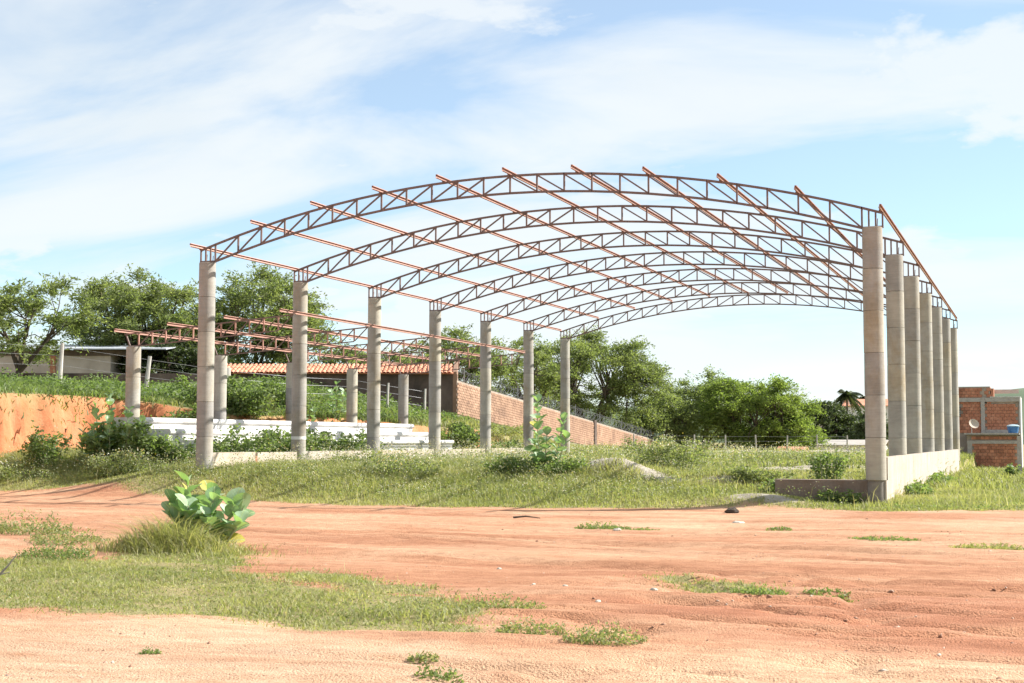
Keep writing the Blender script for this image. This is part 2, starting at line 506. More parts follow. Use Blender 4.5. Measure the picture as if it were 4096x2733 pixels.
# ------------------------------------------------------------------ mesh helpers
class MB:
    def __init__(self):
        self.v, self.f = [], []

    def box(self, c, s, q=None):
        n = len(self.v)
        c = Vector(c)
        for dz in (-.5, .5):
            for dx, dy in ((-.5, -.5), (.5, -.5), (.5, .5), (-.5, .5)):
                d = Vector((dx * s[0], dy * s[1], dz * s[2]))
                if q is not None:
                    d = q @ d
                self.v.append(tuple(c + d))
        self.f += [tuple(n + i for i in t) for t in ((3, 2, 1, 0), (4, 5, 6, 7), (0, 1, 5, 4), (1, 2, 6, 5), (2, 3, 7, 6), (3, 0, 4, 7))]
        return self

    def bar(self, a, b, w, h, up=(0, 1, 0)):
        a, b = Vector(a), Vector(b)
        d = (b - a)
        L = d.length
        d.normalize()
        up = Vector(up)
        s = d.cross(up)
        if s.length < 1e-4:
            s = d.cross(Vector((1, 0, 0)))
        s.normalize()
        t = s.cross(d)
        n = len(self.v)
        for p in (a, b):
            for i, j in ((-1, -1), (1, -1), (1, 1), (-1, 1)):
                self.v.append(tuple(p + s * (i * w / 2) + t * (j * h / 2)))
        self.f += [tuple(n + i for i in q) for q in ((0, 1, 2, 3), (7, 6, 5, 4), (4, 5, 1, 0), (5, 6, 2, 1), (6, 7, 3, 2), (7, 4, 0, 3))]
        return self

    def tube(self, pts, rad, seg=6, caps=True):
        n0 = len(self.v)
        k = len(pts)
        P = [Vector(p) for p in pts]
        for i, p in enumerate(P):
            d = (P[min(i + 1, k - 1)] - P[max(i - 1, 0)])
            if d.length < 1e-9:
                d = Vector((0, 0, 1))
            d.normalize()
            a = d.cross(Vector((.31, .95, .02)))
            if a.length < 1e-3:
                a = d.cross(Vector((1, 0, 0)))
            a.normalize()
            b = d.cross(a)
            r = rad[i] if hasattr(rad, '__len__') else rad
            for j in range(seg):
                t = 2 * math.pi * j / seg
                self.v.append(tuple(p + a * (r * math.cos(t)) + b * (r * math.sin(t))))
        for i in range(k - 1):
            for j in range(seg):
                j2 = (j + 1) % seg
                self.f.append((n0 + i * seg + j, n0 + i * seg + j2, n0 + (i + 1) * seg + j2, n0 + (i + 1) * seg + j))
        if caps:
            self.f.append(tuple(n0 + j for j in range(seg))[::-1])
            self.f.append(tuple(n0 + (k - 1) * seg + j for j in range(seg)))
        return self

    def lathe(self, prof, seg=28, c=(0, 0, 0)):
        n0 = len(self.v)
        for (r, z) in prof:
            for j in range(seg):
                t = 2 * math.pi * j / seg
                self.v.append((c[0] + r * math.cos(t), c[1] + r * math.sin(t), c[2] + z))
        k = len(prof)
        for i in range(k - 1):
            for j in range(seg):
                j2 = (j + 1) % seg
                self.f.append((n0 + i * seg + j, n0 + i * seg + j2, n0 + (i + 1) * seg + j2, n0 + (i + 1) * seg + j))
        self.f.append(tuple(n0 + j for j in range(seg))[::-1])
        self.f.append(tuple(n0 + (k - 1) * seg + j for j in range(seg)))
        return self

    def prism(self, poly, a, b, ax=(1, 0, 0), ay=(0, 0, 1), o=(0, 0, 0)):
        """extrude a 2D outline (in plane ax, ay) along ax x ay from a to b"""
        ax, ay, o = Vector(ax), Vector(ay), Vector(o)
        az = ax.cross(ay)
        n = len(self.v)
        k = len(poly)
        for t in (a, b):
            for (x, y) in poly:
                self.v.append(tuple(o + ax * x + ay * y + az * t))
        self.f.append(tuple(n + i for i in range(k))[::-1])
        self.f.append(tuple(n + k + i for i in range(k)))
        for i in range(k):
            j = (i + 1) % k
            self.f.append((n + i, n + j, n + k + j, n + k + i))
        return self

    def mesh(self, name, m, smooth=False, angle=40):
        me = bpy.data.meshes.new(name)
        me.from_pydata(self.v, [], self.f)
        me.materials.append(m)
        if smooth:
            me.polygons.foreach_set('use_smooth', [True] * len(me.polygons))
            me.update()
            me.set_sharp_from_angle(angle=R(angle))
        me.update()
        return me

    def build(self, name, m, parent=None, smooth=False, loc=None):
        return link(name, self.mesh(name, m, smooth), parent, loc)


def link(name, data, parent=None, loc=None):
    o = bpy.data.objects.new(name, data)
    COL.objects.link(o)
    if parent is not None:
        o.parent = parent
    if loc is not None:
        o.location = loc
    return o


def tag(o, label=None, cat=None, group=None, kind=None):
    if label: o['label'] = label
    if cat: o['category'] = cat
    if group: o['group'] = group
    if kind: o['kind'] = kind
    return o


def thing(name, loc, label, cat, group=None, rz=0):
    o = link(name, None, None, loc)
    o.rotation_euler.z = rz
    return tag(o, label, cat, group)


def np_mesh(name, verts, faces, m, tint=None, smooth=False):
    """verts (n,3), faces (k,3|4) -> mesh, tint per face"""
    me = bpy.data.meshes.new(name)
    nv, nf = len(verts), len(faces)
    k = faces.shape[1]
    me.vertices.add(nv)
    me.vertices.foreach_set('co', np.ascontiguousarray(verts, np.float32).ravel())
    me.loops.add(nf * k)
    me.loops.foreach_set('vertex_index', np.ascontiguousarray(faces, np.int32).ravel())
    me.polygons.add(nf)
    me.polygons.foreach_set('loop_start', np.arange(0, nf * k, k, dtype=np.int32))
    try:
        me.polygons.foreach_set('loop_total', np.full(nf, k, np.int32))
    except Exception:
        pass
    if smooth:
        me.polygons.foreach_set('use_smooth', np.ones(nf, bool))
    if tint is not None:
        a = me.attributes.new('tint', 'FLOAT', 'FACE')
        a.data.foreach_set('value', np.ascontiguousarray(np.clip(tint, 0, 1), np.float32))
    me.materials.append(m)
    me.update(calc_edges=True)
    me.validate()
    return me


def unit(v):
    return v / (np.linalg.norm(v, axis=1, keepdims=True) + 1e-9)


def leaf_quads(p, axis, ln, wd, seed=0):
    """diamond leaf faces at points p along axis"""
    g = np.random.default_rng(seed)
    n = len(p)
    a = unit(axis)
    b = unit(np.cross(a, g.normal(size=(n, 3))))
    ln = np.broadcast_to(ln, n)[:, None]; wd = np.broadcast_to(wd, n)[:, None]
    v = np.stack([p - a * ln / 2, p + b * wd / 2 + a * ln * .08, p + a * ln / 2, p - b * wd / 2 + a * ln * .08], 1).reshape(-1, 3)
    f = np.arange(n * 4).reshape(n, 4)
    return v, f


# ------------------------------------------------------------------ ground sheet
def seg(a, b, s):
    return list(np.arange(a, b, s))


def build_ground():
    xs = [-9000, -5000, -2500, -1200, -600, -300, -180, -120, -90, -70] + seg(-58, -16, 1.0) + seg(-16, -11.6, .22) + seg(-11.6, -9.4, .07) + seg(-9.4, 5, .22) + seg(5, 25, .11) + seg(25, 40, .5) + seg(40, 90, 3) + [95, 130, 180, 300, 600, 1200, 2500, 5000, 9000]
    ys = [-9000, -3000, -900, -300, -120, -70, -50, -42] + seg(-38, -27, .5) + seg(-27, -12, .09) + seg(-12, 12, .15) + seg(12, 60, .45) + seg(60, 120, 1.5) + [125, 140, 160, 190, 230, 300, 420, 600, 900, 1500, 2500, 5000, 9000]
    xs, ys = np.array(xs, float), np.array(ys, float)
    X, Y = np.meshgrid(xs, ys)
    Z = height(X, Y)
    nx, ny = len(xs), len(ys)
    v = np.stack([X, Y, Z], -1).reshape(-1, 3)
    i = np.arange(nx * ny).reshape(ny, nx)
    f = np.stack([i[:-1, :-1], i[:-1, 1:], i[1:, 1:], i[1:, :-1]], -1).reshape(-1, 4)
    me = np_mesh('ground', v, f, M['ground'], smooth=True)
    G = grass_mask(X, Y)
    e = terrace_edge(Y)
    bank = (1 - sst(np.abs(X - (e - .15)), .6, 1.3)) * (Y < 45) * (Y > -30)
    bank = np.clip(bank + .5 * (1 - sst(np.abs(X + 8), 1, 4)) * (Y > -8) * (Y < 9), 0, 1)
    sand = np.zeros_like(X)
    wx = X + .8 * (fbm(X * .9, Y * .9, 101, 4) - .5); wy = Y + .8 * (fbm(X * .9 + 9, Y * .9, 103, 4) - .5)
    for (sx, sy, a, b) in SANDY:
        q = ((wx - sx) / (a * 1.15)) ** 2 + ((wy - sy) / (b * 1.15)) ** 2
        sand = np.maximum(sand, 1 - sst(q, .7, 1.2))
    wn = fbm(X * .5, Y * 1.4, 161, 5, .6)
    pale = sst(1.15 - ((X - 14.8) / 4.2) ** 2 - ((Y + 25.4) / 1.9) ** 2 + 1.6 * (wn - .5), 0, .8)
    pale = np.maximum(pale, .75 * sst(wn, .45, .65) * sst(Y, -8.5, -7) * (1 - sst(Y, -4.5, -3)))
    red = sst(1.0 - ((X - 20.6) / 2.6) ** 2 - ((Y + 21.3) / 2.4) ** 2 + 2.2 * (wn - .5), 0, .9) * .85
    for n, A in (('pale', pale * .6), ('red', red), ('grass', G * .9), ('bank', bank), ('sand', sand)):
        at = me.attributes.new(n, 'FLOAT', 'POINT')
        at.data.foreach_set('value', np.ascontiguousarray(A.ravel(), np.float32))
    o = link('ground', me)
    tag(o, 'orange dirt yard and grassy ground rising to a cut bank', 'ground', kind='structure')
    # distant hills
    for (cx, cy, w, d, h, lab) in ((170, 1750, 420, 260, 84, 'far green hill rising behind the brick house at right'), (-500, 2300, 900, 300, 70, 'low far ridge behind the trees beyond the hall')):
        n = 60
        gx, gy = np.meshgrid(np.linspace(-1, 1, n), np.linspace(-1, 1, 24))
        hh = h * np.cos(gx * math.pi / 2) ** 1.2 * np.cos(gy * math.pi / 2) * (.75 + .5 * fbm(gx * 4 + cx, gy * 2, 77, 5)) + 3 * fbm(gx * 40, gy * 20, 79, 2)
        v = np.stack([cx + gx * w, cy + gy * d, hh - 8], -1).reshape(-1, 3)
        i = np.arange(n * 24).reshape(24, n)
        f = np.stack([i[:-1, :-1], i[:-1, 1:], i[1:, 1:], i[1:, :-1]], -1).reshape(-1, 4)
        tag(link('hill', np_mesh('hill', v, f, M['hill'], smooth=True)), lab, 'hill', kind='structure')


build_ground()

# ------------------------------------------------------------------ the arched hall frame
RAD = .236
hall = thing('hall_frame', (0, 0, 0), 'large unfinished arched hall frame of concrete columns and red primed steel trusses', 'building')


def make_ring_mesh(h, r=RAD):
    return MB().lathe([(r - .008, .003), (r, .009), (r + .002, h * .45), (r, h - .009), (r - .008, h - .003)], 36).mesh('concrete_ring', M['ring'], True, 25)


ring_me = make_ring_mesh(1.0)
core_me = MB().lathe([(RAD - .03, -.9), (RAD - .03, 5.985)], 20).mesh('column', M['mortar'], True)
foot_me = MB().lathe([(RAD - .004, -.9), (RAD, -.004)], 36).mesh('column_foot', M['ring'], True)


def column(parent, x, y, top, n, core=core_me):
    c = link('column', core, parent, (x, y, top - 6.0))
    for k in range(n):
        ro = link('concrete_ring', ring_me, c, (random.uniform(-.004, .004), random.uniform(-.004, .004), 5.0 - k))
        ro.rotation_euler = (0, 0, random.uniform(0, 6.28))
    return c


for i in range(7):
    for x in (0.0, SPAN):
        c = column(hall, x, i * BAY - (.2 if x > 1 else 0), 6.0, 6)
        if x < 1:
            link('column_foot', foot_me, c)
# white painted band on the second left-hand column
band = MB().lathe([(RAD + .006, .93), (RAD + .006, 1.03)], 36).build('painted_band', M['white'], hall, True, (0, BAY, 0))

# truss geometry in the plane y = 0
XC = SPAN / 2
IN0, PAN = RAD + .02, (SPAN - 2 * (RAD + .02)) / 24
ZB0, ZBC, ZT0, ZTC = 6.03, 7.442, 6.46, 7.906


def arch(x, z0, zc):
    u = (x - XC) / (XC - IN0)
    return zc - (zc - z0) * u * u


def zt_top(x):
    return arch(x, ZT0 + .06, ZTC)


def zt_bot(x):
    return arch(x, ZB0, ZBC)


def make_truss():
    ch = MB()
    xs = [IN0 + k * PAN for k in range(25)]
    for fn, a in ((zt_top, ZT0), (zt_bot, ZB0)):
        pts = [(x, 0, fn(x)) for x in xs]
        if fn is zt_top:
            pts = [(-RAD, 0, zt_top(-RAD))] + pts + [(SPAN + RAD, 0, zt_top(SPAN + RAD))]
        else:
            pts = [(-RAD, 0, ZB0 + .005)] + pts + [(SPAN + RAD, 0, ZB0 + .005)]
        for p, q in zip(pts[:-1], pts[1:]):
            d = (Vector(q) - Vector(p)).normalized() * .012
            ch.bar(Vector(p) - d, Vector(q) + d, .052, .056, (0, 0, 1))
    tr = link('roof_truss', ch.mesh('roof_truss', M['steel']), hall)
    for k, x in enumerate(xs):
        MB().bar((x, 0, zt_bot(x) + .02), (x, 0, zt_top(x) - .02), .044, .04, (0, 1, 0)).build('vertical_strut', M['steel'], tr)
    for k in range(24):
        a, b = xs[k], xs[k + 1]
        if k < 12:
            p, q = (a + .03, 0, zt_bot(a) + .03), (b - .02, 0, zt_top(b) - .03)
        else:
            p, q = (a + .02, 0, zt_top(a) - .03), (b - .03, 0, zt_bot(b) + .03)
        MB().bar(p, q, .040, .036, (0, 1, 0)).build('diagonal_strut', M['steel'], tr)
    for x0, sg in ((IN0, -1), (SPAN - IN0, 1)):
        for j in (1, 2, 3):
            x = x0 + sg * (2 * RAD + .01) * j / 3
            MB().bar((x, 0, ZB0 + .02), (x, 0, zt_top(x) - .02), .040, .040, (0, 1, 0)).build('bracket_strut', M['steel'], tr)
        for j in (.28, .72):
            x = x0 + sg * (2 * RAD) * j
            MB().tube([(x, .06, 5.95), (x + .02, .065, 6.18 + .1 * j)], .011, 5).build('rebar_stub', M['rust'], tr)
        MB().box((x0 + sg * RAD, 0, 6.004), (.36, .30, .014)).build('base_plate', M['steel'], tr)
    return tr


def copy_part(o, parent, off):
    c = o.copy()
    COL.objects.link(c)
    c.parent = parent
    c.location = Vector(o.location) + Vector(off)
    for ch in o.children:
        k = ch.copy()
        COL.objects.link(k)
        k.parent = c
    return c


truss = make_truss()
for i in range(1, 7):
    copy_part(truss, hall, (0, i * BAY, 0))

# purlins: lipped channels, open side facing +x, laid on the top chords
def channel(h=.10, w=.05, t=.006, lip=.018):
    return [(0, 0), (w, 0), (w, lip), (w - t, lip), (w - t, t), (t, t), (t, h - t), (w - t, h - t), (w - t, h - lip), (w, h - lip), (w, h), (0, h)]


PUR_X = [-RAD + .03] + [IN0 + PAN * (2 + 2.5 * k) for k in range(9)] + [SPAN + RAD - .03]


def purlin(parent, x, z, ang, y0, y1, ys, clip=True):
    ax = (math.cos(ang), 0, math.sin(ang)); ay = (-math.sin(ang), 0, math.cos(ang))
    o = MB().prism([(a - .02, b) for a, b in channel()], -y1, -y0, ax, ay, (x, 0, z)).build('purlin', M['purlin'], parent)
    o['label'] = 'salmon primed channel purlin'
    if clip:
        for y in ys:
            c = Vector((x, y, z)) + Vector(ax) * (-.047) + Vector(ay) * .045
            q = Matrix.Rotation(-ang, 3, 'Y')
            MB().box(c, (.045, .06, .085), q.to_quaternion()).build('clip', M['steel'], o)
    return o


for x in PUR_X:
    sl = (zt_top(x + .05) - zt_top(x - .05)) / .1
    purlin(hall, x, zt_top(x) + .03, math.atan(sl), -.55, 6 * BAY + .12, [i * BAY for i in range(7)])

# low walls between the columns
lw = MB().box((0, 3 * BAY, -.2), (.10, 6 * BAY - .2, 1.2)).build('low_wall', M['block'], hall)
for i in range(5):
    y0, y1 = i * BAY + RAD - .03, (i + 1) * BAY - RAD + .03
    ym = (y0 + y1) / 2
    g = .13 if i == 0 else .05
    for a, b in ((y0, ym - g / 2), (ym + g / 2, y1)):
        MB().box((0, (a + b) / 2, .05), (.16, b - a, 1.0 + random.uniform(-.02, .03))).build('wall_panel', M['panel'], lw)
    for k in range(5):
        MB().box((0.003, ym, -.1 + k * .118), (.15, g - .012, .10)).build('brick', M['brick'], lw)
rw = MB().box((SPAN + .10, 15.5, -.25), (.14, 30.6, 1.5)).build('low_wall', M['block'], hall)
joints = [0.06, 2.06, 7.3, 12.5, 17.6, 22.5, 27.4, 30.9]
for a, b in zip(joints[:-1], joints[1:]):
    MB().box((SPAN + .155, (a + b) / 2, -.23), (.17, b - a - .035, 1.54 + random.uniform(-.015, .015))).build('wall_panel', M['panel'], rw)
fb = MB().box((SPAN - 1.07, -.02, -.55), (2.6, .48, 1.1)).build('foundation_beam', M['block'], hall)
MB().box((SPAN + .155, -.10, -.52), (.168, .345, 1.04)).build('wall_panel', M['panel'], rw)

# ------------------------------------------------------------------ bleacher canopy frame
CX, CTOP = -5.42, 3.95
CY = [4.0 + 5.14 * k for k in range(5)]
canopy = thing('bleacher_canopy', (0, 0, 0), 'smaller rusty steel canopy frame on short concrete columns above the white bleachers', 'canopy')
core2 = MB().lathe([(RAD - .03, 1.3), (RAD - .03, 5.985)], 20).mesh('column', M['mortar'], True)
for y in CY:
    column(canopy, CX, y, CTOP, 5, core2)
CT0, CT1, TX0, TX1 = 4.36, 4.83, -5.75, .52


def ct(x):
    return CT0 + (CT1 - CT0) * (x - TX0) / (TX1 - TX0)


def make_canopy_truss():
    n = 12
    p = (TX1 - TX0) / n
    xs = [TX0 + p * k for k in range(n + 1)]
    ch = MB().bar((TX0 - .03, 0, ct(TX0)), (TX1 + .03, 0, ct(TX1)), .04, .04, (0, 0, 1))
    bx0, bx1 = CX - .2, xs[-2]
    ch.bar((bx0, 0, 3.975), (bx0 + .42, 0, 3.975), .05, .05, (0, 0, 1)).bar((bx0 + .40, 0, 3.975), (bx1, 0, ct(bx1) - .45), .036, .036, (0, 0, 1))
    tr = ch.build('canopy_truss', M['steel'], canopy)

    def zb(x):
        if x < bx0 + .42:
            return 3.975
        return 3.975 + (ct(bx1) - .45 - 3.975) * (x - bx0 - .4) / (bx1 - bx0 - .4)
    for k in range(1, n):
        MB().bar((xs[k], 0, zb(xs[k]) + .02), (xs[k], 0, ct(xs[k]) - .02), .042, .036, (0, 1, 0)).build('vertical_strut', M['purlin'], tr)
    MB().bar((TX0 + .02, 0, ct(TX0)), (bx0 + .05, 0, 3.99), .04, .036, (0, 1, 0)).build('diagonal_strut', M['steel'], tr)
    for k in range(1, n):
        MB().bar((xs[k] + .02, 0, zb(xs[k]) + .02), (xs[k + 1] - .02, 0, ct(xs[k + 1]) - .02), .030, .028, (0, 1, 0)).build('diagonal_strut', M['steel'], tr)
    return tr


t0 = make_canopy_truss()
t0.location.y = CY[0]
for y in CY[1:]:
    copy_part(t0, canopy, (0, y - CY[0], 0))
for x in (-5.62, -3.6, -1.5, .5):
    purlin(canopy, x, ct(x) + .028, math.atan((CT1 - CT0) / (TX1 - TX0)), CY[0] - .75, CY[-1] + .35, CY)

# white bleachers in three tiers with rounded noses
bl = thing('bleacher', (0, 0, 0), 'whitewashed concrete bleachers of three long tiers under the small canopy', 'bleachers')
for k, (xa, xb, zt_, yb) in enumerate(((-5.1, -4.0, 1.62, 22.7), (-4.0, -3.15, 1.26, 23.5), (-3.15, -2.35, .91, 23.4))):
    r = .09
    prof = [(xa, zt_ - .9), (xb - .06, zt_ - .9), (xb - .06, zt_ - .17)]
    for a in range(0, 181, 20):
        t = R(a - 90)
        prof.append((xb - .06 + r * math.cos(t) * 1.0, zt_ - r + r * math.sin(t)))
    prof.append((xa, zt_ + .0))
    y = 2.6 + .25 * k
    while y < yb - .2:
        y2 = min(y + 5.14, yb)
        MB().prism(prof, -y2 + .008, -y, (1, 0, 0), (0, 0, 1)).build('tier_slab', M['white'], bl)
        y = y2

# ------------------------------------------------------------------ compound walls and tile-roofed lean-to
BR = MB().box((0, 0, 0), (1, 1, 1))


def brick_mesh(m):
    b = MB()
    v = [(-.5, -.5), (.5, -.5), (.5, .5), (-.5, .5)]
    n = 0
    for (x, y, z) in [(a * 1.0, -.5 + .0, c) for a, c in ((-.47, -.45), (.47, -.45), (.47, .45), (-.47, .45))]:
        b.v.append((x, -.5, z))
    for a, c in ((-.5, -.5), (.5, -.5), (.5, .5), (-.5, .5)):
        b.v.append((a, -.3, c))
    for a, c in ((-.5, -.5), (.5, -.5), (.5, .5), (-.5, .5)):
        b.v.append((a, .5, c))
    b.f = [(0, 1, 2, 3), (0, 4, 5, 1), (1, 5, 6, 2), (2, 6, 7, 3), (3, 7, 4, 0), (4, 8, 9, 5), (5, 9, 10, 6), (6, 10, 11, 7), (7, 11, 8, 4), (11, 10, 9, 8)]
    return b.mesh('brick', m)


def brick_field(parent, origin, ax, nrm, length, hfun, z0fun, bw, bh, depth, m, first, skip=None, slope=None):
    """running-bond bricks on a plane; nearest `first` are objects, rest one stuff mesh"""
    ax = Vector(ax).normalized(); nrm = Vector(nrm).normalized()
    me = brick_mesh(m)
    base = np.array([tuple(v.co) for v in me.vertices]); faces = [tuple(p.vertices) for p in me.polygons]
    todo = []
    ncol = int(length / bw) + 1
    for c in range(ncol):
        for r in range(60):
            s = (c + (.5 if r % 2 else 0)) * bw + bw / 2
            if s > length - bw * .4:
                continue
            zb = z0fun(s); hh = hfun(s)
            z = zb + (r + .5) * bh
            if (r + 1) * bh > hh + .02:
                break
            if skip and skip(s, z, r):
                continue
            todo.append((s, z))
    todo.sort(key=lambda t: t[0] - t[1] * .01)
    rot = Matrix((ax, -nrm, Vector((0, 0, 1)))).transposed()
    g = .012
    V, F = [], []
    for k, (s, z) in enumerate(todo):
        o = Vector(origin) + ax * s + nrm * (depth / 2 + random.uniform(-.006, .006))
        o.z = z
        sc = (bw - g, depth, bh - g)
        if k < first:
            b = link('brick', me, parent)
            b.matrix_local = Matrix.Translation(o) @ rot.to_4x4() @ Matrix.Diagonal((*sc, 1))
        else:
            v = base * np.array(sc)
            v = v @ np.array(rot).T + np.array(o)
            n = len(V) * 12
            V.append(v)
            F += [tuple(n + i for i in f) for f in faces]
    if V:
        mb = MB()
        mb.v = [tuple(p) for p in np.concatenate(V)]
        mb.f = F
        o = mb.build('brick_courses', m, parent)
        o['kind'] = 'stuff'


# descending brick wall, faces +x
WX, WY0, WY1 = -7.3, 35.3, 104.0
def wall_base(y):
    return 2.35 - .078 * (y - 35.3)
cw = thing('compound_wall', (0, 0, 0), 'long weathered brick compound wall stepping down the slope behind the hall', 'wall')
core = MB()
n = 30
for k in range(n):
    a, b = WY0 + (WY1 - WY0) * k / n, WY0 + (WY1 - WY0) * (k + 1) / n
    z0 = wall_base((a + b) / 2)
    core.v += [(WX - .2, a, wall_base(a) - 1.2), (WX - .02, a, wall_base(a) - 1.2), (WX - .02, b, wall_base(b) - 1.2), (WX - .2, b, wall_base(b) - 1.2),
               (WX - .2, a, wall_base(a) + 1.8), (WX - .02, a, wall_base(a) + 1.8), (WX - .02, b, wall_base(b) + 1.8), (WX - .2, b, wall_base(b) + 1.8)]
    q = k * 8
    core.f += [tuple(q + i for i in t) for t in ((4, 5, 6, 7), (0, 4, 7, 3), (1, 2, 6, 5), (0, 1, 5, 4), (3, 7, 6, 2))]
core.build('wall_core', M['core'], cw)
brick_field(cw, (WX - .02, WY0, 0), (0, 1, 0), (1, 0, 0), WY1 - WY0, lambda s: 1.86, lambda s: wall_base(WY0 + s) - .04, .235, .145, .05, M['oldbrick'], 300, skip=lambda s, z, r: 3.9 < s < 4.35 or 24.6 < s < 25.2)
MB().box((WX + .02, WY0 + 4.12, wall_base(WY0 + 4.12) + .8), (.09, .36, 2.2)).build('buttress', M['darkwall'], cw)
MB().box((WX + .03, WY0 + 24.9, wall_base(WY0 + 24.9) + .8), (.11, .5, 2.2)).build('buttress', M['darkwall'], cw)

# razor wire coil along its top
rz = thing('razor_wire', (WX - .1, WY0, 0), 'coiled razor wire on short posts along the top of the brick compound wall', 'razor wire')
pts = []
turns = 150
for i in range(turns * 10):
    y = (WY1 - WY0 - 1) * i / (turns * 10)
    a = 2 * math.pi * i / 10
    rr = .30 + .04 * math.sin(i * .37)
    pts.append((rr * math.cos(a), y + .16 * math.sin(a * 1.0 + 1), wall_base(WY0 + y) + 1.8 + .32 + rr * math.sin(a)))
MB().tube(pts, .010, 4).build('coil', M['wire'], rz)
for k in range(24):
    y = 1.2 + k * 2.8
    MB().bar((0, y, wall_base(WY0 + y) + 1.7), (.02, y, wall_base(WY0 + y) + 2.62), .035, .035).build('post', M['wire'], rz)
for dz in (.15, .5):
    MB().tube([(0.02, y, wall_base(WY0 + y) + 1.8 + dz) for y in np.linspace(0, WY1 - WY0 - 1, 20)], .006, 4).build('strand', M['wire'], rz)

# dark stained wall running left from the corner, with a tiled lean-to roof
AXL = Vector((-.934, -.357, 0)); NRM = Vector((.357, -.934, 0))
C0 = Vector((WX, WY0, 0))
lt = thing('lean_to', (0, 0, 0), 'dark stained wall with a low orange clay tile roof behind the bleachers', 'shed')
rotL = Matrix((AXL, -NRM, Vector((0, 0, 1)))).transposed().to_quaternion()


def LP(s, d, z):
    p = C0 + AXL * s - NRM * d
    return (p.x, p.y, z)


MB().box(LP(20, .12, 2.9), (40, .2, 3.2), rotL).build('wall', M['darkwall'], lt)
MB().box(LP(7.2, 1.7, 3.6), (13.2, .15, 3.0), rotL).build('back_wall', M['darkwall'], lt)
# gable end
g0 = MB()
gv = [LP(0.02, 0, 2.0), LP(.02, 1.9, 2.0), LP(.02, 1.9, 5.28), LP(.02, .0, 4.62), LP(.22, 0, 2.0), LP(.22, 1.9, 2.0), LP(.22, 1.9, 5.28), LP(.22, .0, 4.62)]
g0.v = gv
g0.f = [(3, 2, 1, 0), (4, 5, 6, 7), (0, 1, 5, 4), (1, 2, 6, 5), (2, 3, 7, 6), (3, 0, 4, 7)]
g0.build('gable', M['oldbrick'], lt)
rf = MB()
rf.v = [LP(.2, -.25, 4.52), LP(13.8, -.25, 4.52), LP(13.8, 1.85, 5.06), LP(.2, 1.85, 5.06), LP(.2, -.25, 4.47), LP(13.8, -.25, 4.47), LP(13.8, 1.85, 5.01), LP(.2, 1.85, 5.01)]
rf.f = [(0, 1, 2, 3), (7, 6, 5, 4), (0, 4, 5, 1), (1, 5, 6, 2), (2, 6, 7, 3), (3, 7, 4, 0)]
roof = rf.build('roof', M['tile'], lt)
tile_b = MB()
tl, tw = .62, .235
for j in range(7):
    a = math.pi * j / 6
    for (y, sc) in ((-tl / 2, 1.0), (tl / 2, .8)):
        tile_b.v.append((math.cos(a) * tw / 2 * sc, y, math.sin(a) * .085 * sc))
for j in range(6):
    tile_b.f.append((2 * j, 2 * j + 1, 2 * j + 3, 2 * j + 2))
for j in range(7):
    a = math.pi * j / 6
    tile_b.v.append((math.cos(a) * (tw / 2 - .018), -tl / 2, math.sin(a) * .068))
for j in range(6):
    tile_b.f.append((2 * j, 2 * j + 2, 14 + j + 1, 14 + j))
tile_me = tile_b.mesh('roof_tile', M['tile'], True)
sl_ = math.atan((5.06 - 4.52) / 2.1)
qt = Matrix((AXL, -NRM, Vector((0, 0, 1)))).transposed() @ Matrix.Rotation(sl_, 3, 'X')
for c in range(57):
    for rr in range(4):
        s = .4 + c * .236
        d = -.12 + rr * .53
        z = 4.55 + (d + .25) * math.tan(sl_) + .012 * rr % .01
        t = link('roof_tile', tile_me, roof)
        t.matrix_local = Matrix.Translation(LP(s + random.uniform(-.012, .012), d + random.uniform(-.02, .02), z + random.uniform(0, .012))) @ (qt @ Matrix.Rotation(random.uniform(-.03, .03), 3, 'Z')).to_4x4()

# pale shed at far left
sh = thing('shed', (-34.6, 34.3, 0), 'pale rendered shed with a grey sheet roof at far left behind the dark wall', 'shed', rz=math.atan2(.357, .934))
MB().box((-1.5, 0, 4.2), (13, 4, 3.6)).build('wall', M['cream'], sh)
MB().prism([(-2.5, 6.2), (2.4, 6.75), (2.4, 6.82), (-2.5, 6.27)], -5.6, 8.4, (0, 1, 0), (0, 0, 1)).build('roof', M['sheet'], sh)
MB().box((0, -2.04, 6.03), (13, .08, .34)).build('fascia', M['darkwall'], sh)
MB().box((1.6, -2.08, 4.4), (.3, .16, 2.9)).build('post', M['brick'], sh)

# ------------------------------------------------------------------ brick house on the right
hs = thing('brick_house', (0, 0, 0), 'unplastered red brick house of two storeys beyond the right row of columns', 'house')
GZ = -1.3
MB().box((18.4, 54.6, .95), (5.6, 5.0, 4.5)).build('wall', M['core'], hs)
MB().box((17.6, 53.3, 3.62), (4.0, 2.4, .96)).build('parapet', M['core'], hs)
def up_skip(s, z, r):
    if 1.5 < s < 2.35 and 2.3 < z < 3.0: return True
    if abs(s - 3.58) < .13 or 3.18 < z < 3.46 or z < 1.35 and s > 1.6: return True
    return False
brick_field(hs, (15.6, 52.1, 0), (1, 0, 0), (0, -1, 0), 5.55, lambda s: 5.45 if s < 4.0 else 4.5, lambda s: GZ, .245, .19, .045, M['brick'], 220, skip=up_skip)
MB().box((18.4, 52.03, 3.32), (5.6, .10, .24)).build('concrete_beam', M['conpost'], hs)
MB().box((19.18, 52.02, 2.4), (.22, .15, 2.1)).build('concrete_pilaster', M['conpost'], hs)
MB().box((20.2, 52.04, 1.46), (2.0, .10, .2)).build('concrete_beam', M['conpost'], hs)
MB().box((21.24, 54.5, 1.4), (.08, 5.0, 4.2)).build('rendered_side', M['white'], hs)
w = MB().box((17.52, 52.04, 2.65), (.8, .06, .62)).build('window', M['glass'], hs)
